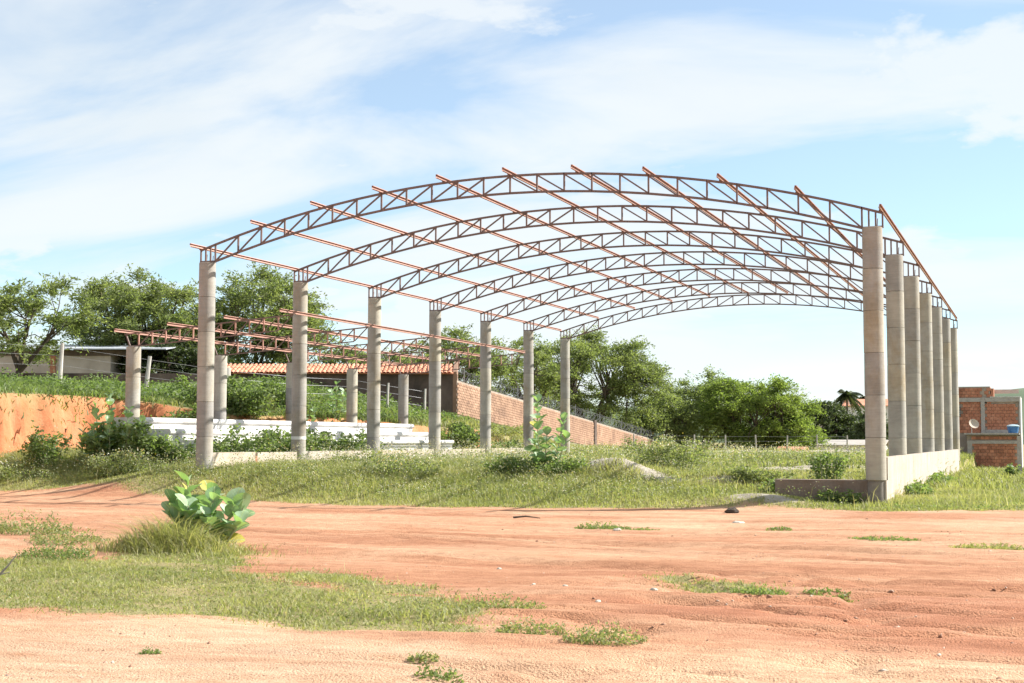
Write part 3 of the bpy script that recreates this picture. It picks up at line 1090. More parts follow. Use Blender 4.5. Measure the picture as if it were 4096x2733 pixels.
for k in range(5):
    MB().box((17.52, 51.99, 2.38 + k * .135), (.8, .04, .035)).build('louvre', M['wire'], w)
MB().box((20.3, 53.5, 3.84), (1.75, .1, .24)).build('parapet_band', M['cream'], hs)
MB().box((19.72, 52.8, 3.68), (.16, 1.4, .6)).build('parapet_end', M['brick'], hs)
MB().prism([(0, 3.46), (1.3, 3.72), (1.3, 3.78), (0, 3.52)], -21.15, -19.82, (0, 1, 0), (0, 0, 1), (0, 52.1, 0)).build('roof', M['tile'], hs)
MB().box((20.4, 52.03, 3.47), (1.62, .16, .05)).build('coping', M['white'], hs)
# annex in front
MB().box((19.72, 51.0, -.1), (2.75, 2.0, 2.7)).build('annex_wall', M['core'], hs)
an_skip = lambda s, z, r: s < .30 or .72 < z < .93
brick_field(hs, (18.35, 50.0, 0), (1, 0, 0), (0, -1, 0), 2.75, lambda s: 2.55, lambda s: GZ, .245, .19, .045, M['brick'], 150, skip=an_skip)
MB().box((19.72, 49.95, .83), (2.75, .07, .17)).build('concrete_beam', M['conpost'], hs)
MB().box((18.5, 49.94, -.1), (.26, .08, 2.0)).build('concrete_pilaster', M['conpost'], hs)
MB().box((19.72, 49.95, -.86), (2.75, .06, .14)).build('concrete_beam', M['conpost'], hs)
MB().box((19.7, 50.9, 1.31), (3.0, 2.4, .09)).build('roof_slab', M['conpost'], hs)
tk = thing('water_tank', (20.85, 50.6, 1.355), 'small blue plastic water tank on the flat roof of the brick house annex', 'water tank')
MB().lathe([(.26, 0), (.31, .2), (.33, .36), (.34, .38)], 24).build('tank', M['blue'], tk, True)
MB().lathe([(.36, .38), (.36, .41), (.25, .47), (.06, .50)], 24).build('lid', M['tank_lid'], tk, True)
sd = thing('satellite_dish', (18.6, 50.4, 1.355), 'small pale satellite dish on the annex roof of the brick house', 'satellite dish')
MB().tube([(0, 0, 0), (0, 0, .35), (.1, -.05, .45)], .025, 6).build('mast', M['conpost'], sd)
dq = Matrix.Rotation(R(60), 3, 'X') @ Matrix.Rotation(R(25), 3, 'Y')
dm = MB()
for i in range(4):
    for j in range(16):
        rr = .3 * i / 3 + .001
        t = 2 * math.pi * j / 16
        p = dq @ Vector((rr * math.cos(t), rr * math.sin(t), rr * rr * 1.2))
        dm.v.append((p.x + .1, p.y - .05, p.z + .5))
for i in range(3):
    for j in range(16):
        dm.f.append((i * 16 + j, i * 16 + (j + 1) % 16, (i + 1) * 16 + (j + 1) % 16, (i + 1) * 16 + j))
dm.build('dish', M['panel'], sd, True)

# white pillar and concrete post beside the house
gp = thing('gate_pillar', (21.98, 25.0, -.62), 'tall white pillar at the right edge beside a grey post', 'pillar')
MB().box((0, 0, .45), (.30, .34, .9)).build('plinth', M['white'], gp)
MB().box((0, 0, .93), (.46, .46, .07)).build('band', M['conpost'], gp)
MB().box((.02, 0, 1.73), (.42, .42, 1.52)).build('shaft', M['white'], gp)
MB().box((.02, 0, 2.51), (.48, .48, .05)).build('cap', M['white'], gp)
MB().bar((.2, -.1, .92), (2.5, 0, .88), .05, .05).build('rail', M['conpost'], gp)
cp = tag(MB().prism([(-.085, 0), (.085, 0), (.085, 1.72), (.04, 1.77), (-.085, 1.74)], -.08, .08, (1, 0, 0), (0, 0, 1)).build('fence_post', M['conpost'], None, False, (21.5, 24.9, -.64)), 'square grey concrete post beside the white pillar', 'post')

# ------------------------------------------------------------------ fences
def wood_post(parent, x, y, h, r, lean, m):
    z = H(x, y) - .3
    pts = [(x, y, z), (x + lean * .5 + random.uniform(-.02, .02), y, z + (h + .3) * .5), (x + lean, y, z + h + .3)]
    MB().tube(pts, [r * 1.1, r, r * .85], 8).build('post', m, parent)
    return (x + lean, y, z + h + .3)


fn = thing('wire_fence', (0, 0, 0), 'barbed wire fence on leaning wooden posts along the grassy terrace', 'fence')
tops = []
for (x, y, h, r, ln) in ((-16.4, 6.6, 1.7, .09, .12), (-14.3, 11.3, 1.75, .085, .1), (-13.3, 15.6, 1.6, .09, .2), (-12.2, 20.2, 1.5, .15, .03), (-10.9, 24.6, 1.55, .07, .05), (-9.9, 27.8, 1.45, .07, .04), (-9.0, 30.2, 1.45, .06, .05), (-7.7, 31.9, 1.45, .06, .06)):
    tops.append(wood_post(fn, x, y, h, r, ln, M['post']))
for fr in (.15, .5, .9):
    MB().tube([(p[0] - .05, p[1], p[2] - fr) for p in tops], .007, 4).build('strand', M['wire'], fn)
fn2 = thing('back_fence', (0, 0, 0), 'wire fence on thin concrete posts across the weeds behind the hall', 'fence')
tops = []
for k in range(8):
    t = k / 5.2
    tops.append(wood_post(fn2, -1.8 + 9.4 * t, 51 + 3.7 * t, 1.3, .055, random.uniform(-.05, .05), M['conpost']))
for fr in (.1, .4, .75):
    MB().tube([(p[0], p[1], p[2] - fr) for p in tops], .006, 4).build('strand', M['wire'], fn2)


# ------------------------------------------------------------------ trees
def tree(label, x, y, zg, ztop, zlow, rx, ry, mat, seed, nclump=46, twigs=15, per=26, cs=1.0, leaf=(.25, .085), trunk_r=.28, lean=(0, 0), group='trees beyond the walls', flat=.62, hollow=.0, name='mesquite_tree'):
    g = np.random.default_rng(seed)
    root = thing(name, (x, y, zg), label, 'tree', group)
    h = ztop - zg
    zl = zlow - zg
    # clump centres inside an umbrella-like crown
    nclump = int(nclump * 1.45)
    cs = cs * 1.08
    cen = []
    while len(cen) < nclump:
        u = g.uniform(-1, 1, 3)
        q = u[0] ** 2 + u[1] ** 2 + u[2] ** 2
        if q > 1 or q < .12 + hollow * 1.5:
            continue
        if u[2] < -.2 and g.random() < .35:
            continue
        c = np.array([u[0] * rx * .86 + lean[0], u[1] * ry * .86 + lean[1], (zl + h) / 2 + u[2] * (h - zl) / 2 * .84])
        c[2] += .5 * (vnoise(c[0] * .4 + seed, c[1] * .4) - .5) * 2
        cen.append(c)
    cen = np.array(cen)
    # limbs: trunk fork then limbs to clump centres
    fork = Vector((lean[0] * .3, lean[1] * .3, max(.8, min(zl * .8 + .4, h * .35))))
    tb = MB()
    tb.tube([(0, 0, -.5), (lean[0] * .1 + .1, 0, fork.z * .5), tuple(fork)], [trunk_r * 1.35, trunk_r, trunk_r * .85], 9)
    trunk = tb.build('trunk', M['bark'], root, True)
    br = MB()
    nm = 6
    mains = []
    for k in range(nm):
        a = 2 * math.pi * (k + g.uniform(-.25, .25)) / nm
        e = Vector((math.cos(a) * rx * .52 + lean[0], math.sin(a) * ry * .52 + lean[1], zl + (h - zl) * g.uniform(.38, .6)))
        mid = fork.lerp(e, .5) + Vector((g.uniform(-.3, .3), g.uniform(-.3, .3), g.uniform(.0, .5)))
        p1 = fork.lerp(mid, .5) + Vector((0, 0, -.1))
        br.tube([tuple(fork - Vector((0, 0, .15))), tuple(p1), tuple(mid), tuple(e)], [trunk_r * .6, trunk_r * .48, trunk_r * .36, trunk_r * .2], 6)
        mains.append((mid, e))
    for c in cen:
        cv = Vector(c)
        a, b = min(mains, key=lambda m: min((cv - m[1]).length, (cv - m[0]).length * 1.15))
        s = a.lerp(b, g.uniform(.2, 1))
        mid = s.lerp(cv, .5) + Vector((g.uniform(-.25, .25), g.uniform(-.25, .25), g.uniform(-.05, .35)))
        br.tube([tuple(s), tuple(mid), tuple(cv)], [trunk_r * .2, trunk_r * .13, trunk_r * .06], 5, False)
    br.build('branches', M['bark'], trunk, True)
    # foliage: sprays of small leaves
    K = nclump * twigs
    c = np.repeat(cen, twigs, 0)
    out = c - np.array([lean[0], lean[1], zl + (h - zl) * .25])
    out = unit(out / np.array([rx, ry, (h - zl)]))
    d = unit(g.normal(size=(K, 3)) * np.array([1, 1, .55]) + out * .75 + np.array([0, 0, .12]))
    L = g.uniform(.55, 1.45, K) * cs
    t = np.tile(np.linspace(.12, 1, per), K).reshape(K, per) + g.uniform(-.03, .03, (K, per))
    p = c[:, None, :] + d[:, None, :] * (t * L[:, None])[..., None]
    p[..., 2] -= (t ** 2) * .32 * L[:, None]
    p += g.normal(size=p.shape) * (.13 * cs * np.array([1, 1, flat]))
    p = p.reshape(-1, 3)
    ax = np.repeat(d, per, 0) * .6 + g.normal(size=(K * per, 3)) * np.array([.7, .7, .4])
    v, f = leaf_quads(p, ax, g.uniform(.7, 1.3, len(p)) * leaf[0], g.uniform(.7, 1.3, len(p)) * leaf[1], seed)
    ct_ = np.repeat(g.uniform(0, 1, nclump), twigs * per)
    tint = .5 + .32 * (ct_ - .5) + .5 * (g.random(len(p)) - .5)
    me = np_mesh('crown', v, f, mat, tint)
    link('crown', me, root)
    return root


tree('sparse feathery tree at the far left edge with sky showing through', -29.7, 26.6, 3.0, 9.6, 4.6, 3.8, 3.4, M['tree'], 3, 24, 13, 22, 1.0, (.26, .085), .22, (1.0, 0), hollow=.12)
tree('tall bushy feathery tree left of the first column', -31.0, 39.6, 3.0, 11.9, 3.4, 5.4, 4.2, M['tree'], 5, 84, 16, 24, 1.15, trunk_r=.34)
tree('tall broad feathery tree behind the first two left columns', -25.6, 44.6, 2.9, 12.6, 3.6, 5.4, 4.4, M['tree'], 8, 84, 15, 24, 1.15, trunk_r=.32)
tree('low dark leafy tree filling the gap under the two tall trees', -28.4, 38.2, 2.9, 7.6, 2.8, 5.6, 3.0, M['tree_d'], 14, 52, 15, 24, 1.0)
tree('small feathery tree behind the orange tile roof', -19.0, 47.0, 2.4, 7.0, 3.4, 3.4, 3.0, M['tree'], 18, 24, 13, 22, .95)
tree('open feathery tree above the gable of the tile roof', -15.2, 53.0, 2.2, 8.8, 3.0, 4.0, 3.2, M['tree'], 23, 40, 14, 22, 1.05, hollow=.06)
tree('thin feathery tree above the razor wire near the sixth column', -12.4, 60.5, 1.8, 8.6, 2.6, 3.0, 2.8, M['tree'], 29, 24, 13, 22, .95, hollow=.1)
tree('large dark limbed spreading tree behind the brick compound wall', -12.0, 74.0, -.6, 10.4, 1.2, 7.2, 5.0, M['tree'], 31, 100, 15, 24, 1.2, trunk_r=.42, hollow=.08)
tree('rounded bright green tree at the foot of the compound wall', -5.8, 86.0, -2.4, 7.2, -1.6, 5.0, 4.2, M['tree'], 37, 76, 15, 24, 1.15)
tree('rounded yellow green tree at the middle behind the back fence', -.2, 81.5, -2.9, 7.4, -2.0, 4.8, 4.2, M['tree_y'], 41, 84, 16, 24, 1.15)
tree('short yellow green tree at the right end of the tree row', 2.3, 83.0, -3.0, 5.2, -2.4, 3.2, 3.0, M['tree_y'], 43, 40, 15, 24, 1.05)
tree('low spreading tree under the large limbed tree', -7.4, 79.0, -1.6, 4.6, -1.0, 4.2, 3.0, M['tree'], 44, 44, 15, 24, 1.0)

# bare dead shrub between the trees
db = thing('dead_shrub', (-2.2, 74.0, H(-2.2, 74)), 'bare grey dead shrub tangled between the two rounded trees', 'shrub')
mb = MB()
g = np.random.default_rng(5)
for k in range(70):
    a = g.uniform(0, 6.28); e = g.uniform(.2, 1.2)
    L = g.uniform(1.2, 3.4)
    d = Vector((math.cos(a) * math.cos(e), math.sin(a) * math.cos(e), math.sin(e)))
    p0 = Vector((g.uniform(-.4, .4), g.uniform(-.4, .4), 0.2))
    p1 = p0 + d * L * .5 + Vector((0, 0, .3)); p2 = p0 + d * L + Vector((0, 0, -.1))
    mb.tube([tuple(p0), tuple(p1), tuple(p2)], [.03, .02, .007], 4, False)
    for j in range(3):
        q = p1.lerp(p2, g.uniform(.1, .9)); w = q + Vector(g.normal(size=3)) * .5
        mb.tube([tuple(q), tuple(w)], [.012, .004], 4, False)
mb.build('twigs', M['deadwood'], db)

# far dark trees, palms and houses at right
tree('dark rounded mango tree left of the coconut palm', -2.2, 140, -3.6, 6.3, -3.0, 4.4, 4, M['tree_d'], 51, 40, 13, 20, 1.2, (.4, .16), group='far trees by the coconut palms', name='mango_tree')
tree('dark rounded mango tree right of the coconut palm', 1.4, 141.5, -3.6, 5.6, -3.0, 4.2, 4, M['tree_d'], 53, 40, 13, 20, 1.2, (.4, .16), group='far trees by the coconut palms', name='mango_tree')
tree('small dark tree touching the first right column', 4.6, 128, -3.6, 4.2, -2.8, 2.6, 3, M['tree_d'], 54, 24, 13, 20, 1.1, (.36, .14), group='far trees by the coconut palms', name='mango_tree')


def palm(label, x, y, zg, h, seed, fl0=2.6):
    g = np.random.default_rng(seed)
    root = thing('coconut_palm', (x, y, zg), label, 'palm tree', 'far trees by the coconut palms')
    MB().tube([(0, 0, -.3), (.15, 0, h * .5), (.1, 0, h)], [.2, .15, .11], 8).build('trunk', M['bark'], root, True)
    for k in range(24):
        a = 2 * math.pi * k / 12 + g.uniform(-.15, .15)
        e = g.uniform(-.75, 1.2); fl = fl0 * g.uniform(.75, 1.15)
        d = np.array([math.cos(a), math.sin(a)])
        V, F, T = [], [], []
        n = 14
        for i in range(n):
            t = (i + .5) / n
            c = np.array([*(d * t * fl * math.cos(e * .8)), fl * t * math.sin(e) - 1.25 * t * t * fl * .55])
            for s in (-1, 1):
                side = np.array([-d[1] * s, d[0] * s, -.75]) * (.75 * (1 - abs(t - .45)))
                tip = c + side + np.array([*(d * .25), 0])
                w = np.array([*(d * .13), .05])
                b = len(V) * 1
                V += [c - w, c + w, tip]
                F.append((b, b + 1, b + 2))
        me = np_mesh('frond', np.array(V), np.array(F), M['palm'], g.random(len(F)))
        link('frond', me, root, (.1, 0, h))
    return root


palm('tall coconut palm rising above the far dark trees', -.7, 146, -3.6, 10.2, 61, 2.3)
palm('shorter coconut palm just right of the yellow green tree', -4.0, 141, -3.6, 8.4, 62, 1.9)
palm('distant coconut palm above the far orange roof', -4.2, 191, -3.6, 11.0, 63, 1.8)


def house(label, x, y, z, w, d, h, rh, wallm, roofm, rz=0):
    o = thing('far_house', (x, y, z), label, 'house', rz=rz)
    MB().box((0, 0, h / 2), (w, d, h)).build('wall', wallm, o)
    MB().prism([(-d / 2 - .3, h - .05), (0, h + rh), (d / 2 + .3, h - .05), (d / 2 + .3, h + .06), (0, h + rh + .12), (-d / 2 - .3, h + .06)], -w / 2 - .3, w / 2 + .3, (0, 1, 0), (0, 0, 1)).build('roof', roofm, o)
    for k in (-.25, .25):
        wi = MB().box((w * k, -d / 2 - .02, h * .55), (.9, .06, .9)).build('window', M['glass'], o)
        MB().box((w * k, -d / 2 - .05, h * .55 - .5), (1.05, .1, .08)).build('sill', M['white'], wi)
    return o


house('far white house with an orange tile roof beside the first right column', -1.0, 177, -3.6, 7, 7, 9.5, 1.0, M['white'], M['tile'])
house('far cream house half hidden behind the dark trees', -7.6, 178, -3.6, 6, 6, 8.0, 1.0, M['cream'], M['sheet'])
house('low shed with a flat grey roof beyond the back fence', 4.2, 110, -3.3, 7, 5, 3.7, .45, M['white'], M['conpost'])
house('low house with a red tile roof under the yellow green tree', 4.0, 76.5, -4.0, 1.7, 3, 3.7, .6, M['cream'], M['tile'])


# ------------------------------------------------------------------ shrubs and weeds
def shrub(label, x, y, rx, ry, h, n, leaf, mat, seed, group='shrubs and weeds around the hall', name='leafy_shrub', spikes=0, stems=9, cat='shrub'):
    g = np.random.default_rng(seed)
    z0 = H(x, y)
    root = thing(name, (x, y, z0), label, cat, group)
    n = int(n * 1.7); stems = int(stems * 1.5)
    mb = MB()
    P, A = [], []
    per = max(8, n // stems)
    for k in range(stems):
        a = g.uniform(0, 6.28); rr = math.sqrt(g.random())
        bx, by = math.cos(a) * rr * rx * .45, math.sin(a) * rr * ry * .45
        tx, ty = math.cos(a) * rr * rx, math.sin(a) * rr * ry
        hh = h * g.uniform(.6, 1.0) * (1 - .35 * rr)
        zb = float(height(np.array([x + bx]), np.array([y + by]))[0]) - z0
        b, t = Vector((bx, by, zb - .1)), Vector((tx, ty, hh))
        m = b.lerp(t, .55) + Vector((0, 0, hh * .12))
        mb.tube([tuple(b), tuple(m), tuple(t)], [.018, .012, .005], 5, False)
        s = g.random(per) ** .7
        c = np.array(b)[None] * ((1 - s) ** 2)[:, None] + np.array(m)[None] * (2 * s * (1 - s))[:, None] + np.array(t)[None] * (s ** 2)[:, None]
        c = c + g.normal(size=(per, 3)) * np.array([rx * .22, ry * .22, h * .10]) * (1.1 - .5 * s)[:, None]
        c[:, 2] = np.maximum(c[:, 2], .02)
        P.append(c); A.append(g.normal(size=(per, 3)) * np.array([1, 1, .5]) + np.array([0, 0, -.15]))
    mb.build('stems', M['stem'], root)
    P, A = np.concatenate(P), np.concatenate(A)
    v, f = leaf_quads(P, A, g.uniform(.7, 1.3, len(P)) * leaf, g.uniform(.4, .75, len(P)) * leaf, seed)
    tint = .5 + .55 * (g.random(len(P)) - .5)
    link('foliage', np_mesh('foliage', v, f, mat, tint), root)['kind'] = 'stuff'
    if spikes:
        q = P[np.argsort(-P[:, 2] + g.random(len(P)) * h * .5)[:spikes]] + g.normal(size=(spikes, 3)) * .05 + np.array([0, 0, .06])
        v, f = leaf_quads(q, g.normal(size=(spikes, 3)), .05, .045, seed + 1)
        link('seed_heads', np_mesh('seed_heads', v, f, M['flower'], g.random(spikes)), root)['kind'] = 'stuff'
    return root


shrub('slender leafy weed in front of the red bank at left', -7.2, 2.0, .75, .6, 1.55, 900, .13, M['shrub'], 71, spikes=60)
shrub('bushy shrub on the terrace behind the first short column', -8.8, 13.6, 1.6, 1.2, 1.6, 2600, .15, M['shrub'], 72)
shrub('bushy shrub on the terrace just left of the first tall column', -6.9, 13.4, 1.6, 1.2, 1.6, 2400, .15, M['shrub'], 73)
shrub('green weeds hanging over the red bank edge', -9.4, 9.6, 1.3, 1.0, 2.0, 2600, .14, M['shrub'], 74)
shrub('tall tangle of green weeds between the red bank and the bleachers', -7.4, 10.6, 1.5, .9, 2.1, 3400, .15, M['shrub'], 69)
shrub('leafy weeds behind the top bleacher tier', -6.0, 9.0, .7, 2.2, 1.75, 2200, .14, M['shrub'], 68)
shrub('dark shrub before the left end of the bleachers', -3.0, 2.5, .9, .8, 1.1, 1400, .13, M['shrub'], 75)
shrub('tangle of dark green weeds around the milkweed at the bleacher end', -4.5, 2.3, 1.6, 1.0, 1.7, 3400, .15, M['shrub'], 70)
shrub('tall weeds behind the low wall right of the first column', -1.5, 3.6, 1.2, 1.2, 1.5, 1900, .12, M['shrub'], 76)
shrub('tall weeds between the first and second columns', -1.4, 6.6, 1.2, 1.3, 1.6, 2600, .13, M['shrub'], 77)
shrub('tall weeds just right of the second column', -1.4, 9.4, 1.1, 1.3, 1.6, 2400, .13, M['shrub'], 78)
shrub('weeds before the bleachers left of the third column', -1.3, 12.2, .9, 1.2, 1.4, 1800, .13, M['shrub'], 79)
shrub('small weeds before the bleachers right of the third column', -1.2, 15.5, .8, .8, .8, 900, .11, M['shrub'], 80)
shrub('leafy shrub on the terrace behind the third short column', -7.8, 17.2, 1.1, 1.1, 1.7, 1500, .15, M['shrub'], 81)
shrub('low bright bush on the terrace behind the second short column', -8.4, 14.6, 1.8, 1.2, .95, 1900, .13, M['weed'], 82)
shrub('low bright bush on the terrace beside the fence', -9.6, 20.0, 2.2, 1.5, .9, 2100, .13, M['weed'], 83)
shrub('dense green bush covering the bank between the fourth and fifth columns', -4.2, 28.2, 1.5, 1.9, 1.5, 3000, .14, M['shrub'], 84)
shrub('green bush below the bank near the fifth column', -2.6, 30.2, 1.1, 1.4, 1.0, 1600, .13, M['shrub'], 85)
shrub('grassy weeds along the bank top near the sixth column', -4.6, 34.0, 1.6, 2.0, .75, 1800, .12, M['weed'], 86)
shrub('wide low shrub around the foot of the tall milkweed', 9.4, 2.0, 1.45, .6, .95, 2600, .085, M['shrub'], 87, spikes=180)
shrub('dry weeds with white seed heads right of the gravel mound', 12.6, 4.6, 1.1, .8, 1.15, 1800, .075, M['weed'], 88, spikes=200)
shrub('taller dry weeds with white seed heads near the hall centre', 11.2, 9.0, 1.4, 1.0, 1.4, 2200, .085, M['weed'], 89, spikes=240)
shrub('leafy green weed just left of the first right column', 17.2, 1.6, .5, .5, 1.15, 700, .09, M['shrub'], 90)
shrub('viny green weeds over the foundation beam', 16.7, .35, 1.1, .35, .42, 1100, .09, M['shrub'], 91)
shrub('viny green weeds left of the foundation beam', 15.2, 1.7, 1.1, .5, .38, 1100, .08, M['weed'], 92)
shrub('leafy weeds at the foot of the foundation corner', 17.8, -.55, .6, .22, .45, 500, .09, M['shrub'], 93)
shrub('viny weeds growing against the right low wall', 19.2, 5.0, .35, 1.6, .45, 800, .10, M['shrub'], 94)
shrub('viny weeds at the far end of the right low wall', 19.3, 12.5, .4, 2.2, .5, 800, .11, M['shrub'], 95)
shrub('small leafy plant beside the grey concrete post', 21.25, 22.5, .32, .3, .95, 120, .17, M['shrub'], 96, stems=5)
shrub('leafy weeds on the grass left of the hall ramp', 5.8, 1.2, 1.2, .9, .75, 1500, .085, M['weed'], 97, spikes=200)
shrub('weeds with pale seed heads before the third column', 3.4, 3.8, 1.2, 1.0, .8, 1400, .085, M['weed'], 98, spikes=200)
shrub('weeds with pale seed heads at the left roadside', -3.2, .7, 1.4, .8, .85, 1500, .09, M['weed'], 99, spikes=220)
shrub('far left roadside weeds with pale seed heads', -7.4, .3, 1.5, .8, .7, 1400, .09, M['weed'], 100, spikes=200)


# milkweed plants with big individual leaves
def leaf_mesh(variant):
    g = np.random.default_rng(200 + variant)
    n = 8
    v, f = [], []
    prof = [.16, .52, .78, .93, 1.0, 1.0, .92, .68, .22]
    for i in range(n + 1):
        t = i / n
        w = prof[i] * .40
        bend = -.16 * t * t * (1 + .5 * variant / 2) + .05 * t
        for s in (-1, -.5, 0, .5, 1):
            v.append((s * w, t, bend + abs(s) * w * (.42 - .12 * variant) + .015 * math.sin(t * 9 + s * 3)))
    for i in range(n):
        for j in range(4):
            a = i * 5 + j
            f.append((a, a + 1, a + 6, a + 5))
    b = MB(); b.v, b.f = v, f
    return b.mesh('leaf', M['milkweed'], True)


LEAVES = [leaf_mesh(k) for k in range(3)]


def milkweed(label, x, y, stems, leaf, seed, z=None):
    g = np.random.default_rng(seed)
    z0 = H(x, y) if z is None else z
    root = thing('milkweed_plant', (x, y, z0), label, 'plant', 'giant milkweed plants')
    for (tx, ty, h, n) in stems:
        top = Vector((tx, ty, h))
        b = Vector((tx * .15, ty * .15, -.15))
        mid = b.lerp(top, .5) + Vector((tx * .12, ty * .12, 0))
        st = MB().tube([tuple(b), tuple(mid), tuple(top)], [.022, .018, .010], 6).build('stem', M['stem'], root, True)
        a0 = g.uniform(0, 3.14)
        for k in range(n):
            t = .22 + .78 * (k + .5) / n
            p = b * (1 - t) ** 2 + mid * 2 * t * (1 - t) + top * t * t
            for s in (0, 1):
                az = a0 + k * math.pi / 2 + s * math.pi + g.uniform(-.3, .3)
                up = .35 + .75 * t ** 2 + g.uniform(-.35, .3)
                L = leaf * g.uniform(.6, 1.15) * (1 - .25 * max(0, t - .8) / .2)
                d = Vector((math.cos(az) * math.cos(up), math.sin(az) * math.cos(up), math.sin(up)))
                sx = d.cross(Vector((0, 0, 1))).normalized()
                nz = sx.cross(d)
                m3 = Matrix((sx, d, nz)).transposed() @ Matrix.Rotation(g.uniform(-.6, .6), 3, 'Y')
                lf = link('leaf', LEAVES[int(g.integers(0, 3))], root)
                lf.matrix_local = Matrix.Translation(p) @ m3.to_4x4() @ Matrix.Diagonal((L * g.uniform(.95, 1.2), L, L, 1))
    return root


milkweed('large leaved milkweed plant growing beside the dirt road at left', 10.85, -16.5, [(-.24, .0, .96, 7), (.04, .2, .82, 6), (.28, -.1, .72, 6), (.52, .06, .64, 5), (-.46, -.05, .68, 6), (.68, -.02, .40, 5), (-.05, -.25, .62, 6), (-.3, -.25, .45, 5), (.36, -.28, .5, 5), (.62, .15, .58, 5)], .34, 301)
milkweed('tall milkweed plant standing in the hall in front of the sixth column', 9.35, 2.35, [(-.12, .0, 2.2, 12), (.66, .1, 1.7, 9), (.25, -.2, 1.3, 6), (.8, -.1, 1.2, 6), (-.2, .15, 1.2, 6)], .33, 302)
milkweed('dark milkweed bush at the left end of the bleachers', -4.7, 2.0, [(-.1, .0, 2.3, 9), (.5, .2, 1.9, 8), (-.75, .1, 2.0, 9), (.85, -.2, 1.3, 6), (-.5, -.3, 1.3, 6), (.2, -.4, 1.5, 7), (1.15, .0, 1.55, 7), (-1.05, -.1, 1.2, 6)], .33, 303)
milkweed('pale leaved milkweed on the terrace right of the second column', -6.5, 17.2, [(0, 0, 1.6, 6), (.45, .1, 1.35, 5), (-.4, .1, 1.2, 5), (.2, -.4, 1.1, 4)], .30, 304)
milkweed('pale leaved milkweed on the terrace left of the fourth short column', -6.6, 20.2, [(0, 0, 1.6, 6), (.35, .1, 1.3, 5), (-.3, .1, 1.2, 5)], .28, 305)


# ------------------------------------------------------------------ grass
def blades(name, label, pts, h, w, lean, m, tint, seed, heads=0):
    g = np.random.default_rng(seed)
    n = len(pts)
    a = g.uniform(0, 2 * math.pi, n)
    s = np.stack([np.cos(a), np.sin(a), np.zeros(n)], 1)
    b = g.uniform(0, 2 * math.pi, n)
    ln = (lean * h * g.uniform(.2, 1.2, n))[:, None] * np.stack([np.cos(b), np.sin(b), np.zeros(n)], 1)
    up = np.stack([np.zeros(n), np.zeros(n), h], 1)
    w2 = (np.broadcast_to(w, n) / 2)[:, None]
    v0, v1 = pts - s * w2, pts + s * w2
    md = pts + ln * .38 + up * .62
    v2, v3 = md + s * w2 * .75, md - s * w2 * .75
    v4 = pts + ln * 1.15 + up * (1 - .1 * lean)
    V = np.stack([v0, v1, v2, v3, v4], 1).reshape(-1, 3)
    i = np.arange(n)[:, None] * 5
    F = np.concatenate([i + np.array([[0, 1, 2]]), i + np.array([[0, 2, 3]]), i + np.array([[3, 2, 4]])], 1).reshape(-1, 3)
    o = link(name, np_mesh(name, V, F, m, np.repeat(tint, 3)))
    tag(o, label, 'grass', kind='stuff')
    return o


def scatter(n, x0, x1, y0, y1, seed, keep):
    g = np.random.default_rng(seed)
    x = g.uniform(x0, x1, n); y = g.uniform(y0, y1, n)
    k = keep(x + g.normal(size=n) * .14, y + g.normal(size=n) * .14, g)
    x, y = x[k], y[k]
    return np.stack([x, y, height(x, y) - .01], 1), g


# short grass of the near patch
P_, g = scatter(230000, 3.5, 20, -24.5, -16.4, 401, lambda x, y, g: (grass_mask(x, y) > .5) & (g.random(len(x)) < .25 + .95 * fbm(x * 1.3, y * 1.3, 111)))
cl = fbm(P_[:, 0] * 1.6, P_[:, 1] * 1.6, 112)
blades('near_grass', 'patch of short yellow green grass in the dirt at lower left', P_, (.015 + .075 * cl ** 1.5) * g.uniform(.5, 1.4, len(P_)), .012, 1.3, M['grass'], .28 + .7 * (fbm(P_[:, 0] * .8, P_[:, 1] * .8, 113) - .15) + .5 * (g.random(len(P_)) - .5), 402)
# roadside grass and grass in the hall
def keep_mid(x, y, g):
    return (grass_mask(x, y) > .45) & (g.random(len(x)) < .35 + .8 * fbm(x * .7, y * .7, 115))
P_, g = scatter(410000, -11, 34, -4.6, 9, 403, keep_mid)
tall = sst(P_[:, 1] - np.interp(P_[:, 0], EDGE_X, EDGE_Y), 0.2, 4.5) * (1 - .65 * sst(P_[:, 0], 11.5, 14))
cl = fbm(P_[:, 0] * .9, P_[:, 1] * .9, 116)
blades('roadside_grass', 'strip of light green grass between the dirt road and the hall', P_, (.07 + .30 * tall * (.3 + cl)) * g.uniform(.5, 1.3, len(P_)), .022, .7, M['grass'], .2 + .7 * fbm(P_[:, 0] * .5, P_[:, 1] * .5, 117) + .4 * (g.random(len(P_)) - .5), 404)
P_, g = scatter(190000, -12, 34, 9, 58, 405, keep_mid)
blades('field_grass', 'rough grass on the hall floor and the field behind it', P_, (.12 + .32 * fbm(P_[:, 0] * .6, P_[:, 1] * .6, 118)) * g.uniform(.5, 1.3, len(P_)), .05, .7, M['grass'], .08 + .65 * fbm(P_[:, 0] * .4, P_[:, 1] * .4, 119) + .4 * (g.random(len(P_)) - .5), 406)
P_, g = scatter(260000, -34, -6, 4, 46, 407, lambda x, y, g: (height(x, y) > np.where(y < 12, 2.25, np.where(y < 23, 1.75, 1.3))) & (x < terrace_edge(y) - .3) & (g.random(len(x)) < .3 + .9 * fbm(x * .5, y * .5, 120)))
blades('terrace_grass', 'bright green grass and creepers on the terrace above the red bank', P_, (.10 + .30 * fbm(P_[:, 0] * .5, P_[:, 1] * .5, 121)) * g.uniform(.4, 1.2, len(P_)), .045, 1.0, M['shrub'], .45 + .5 * (fbm(P_[:, 0] * .5, P_[:, 1] * .5, 122) - .3) + .4 * (g.random(len(P_)) - .5), 408)


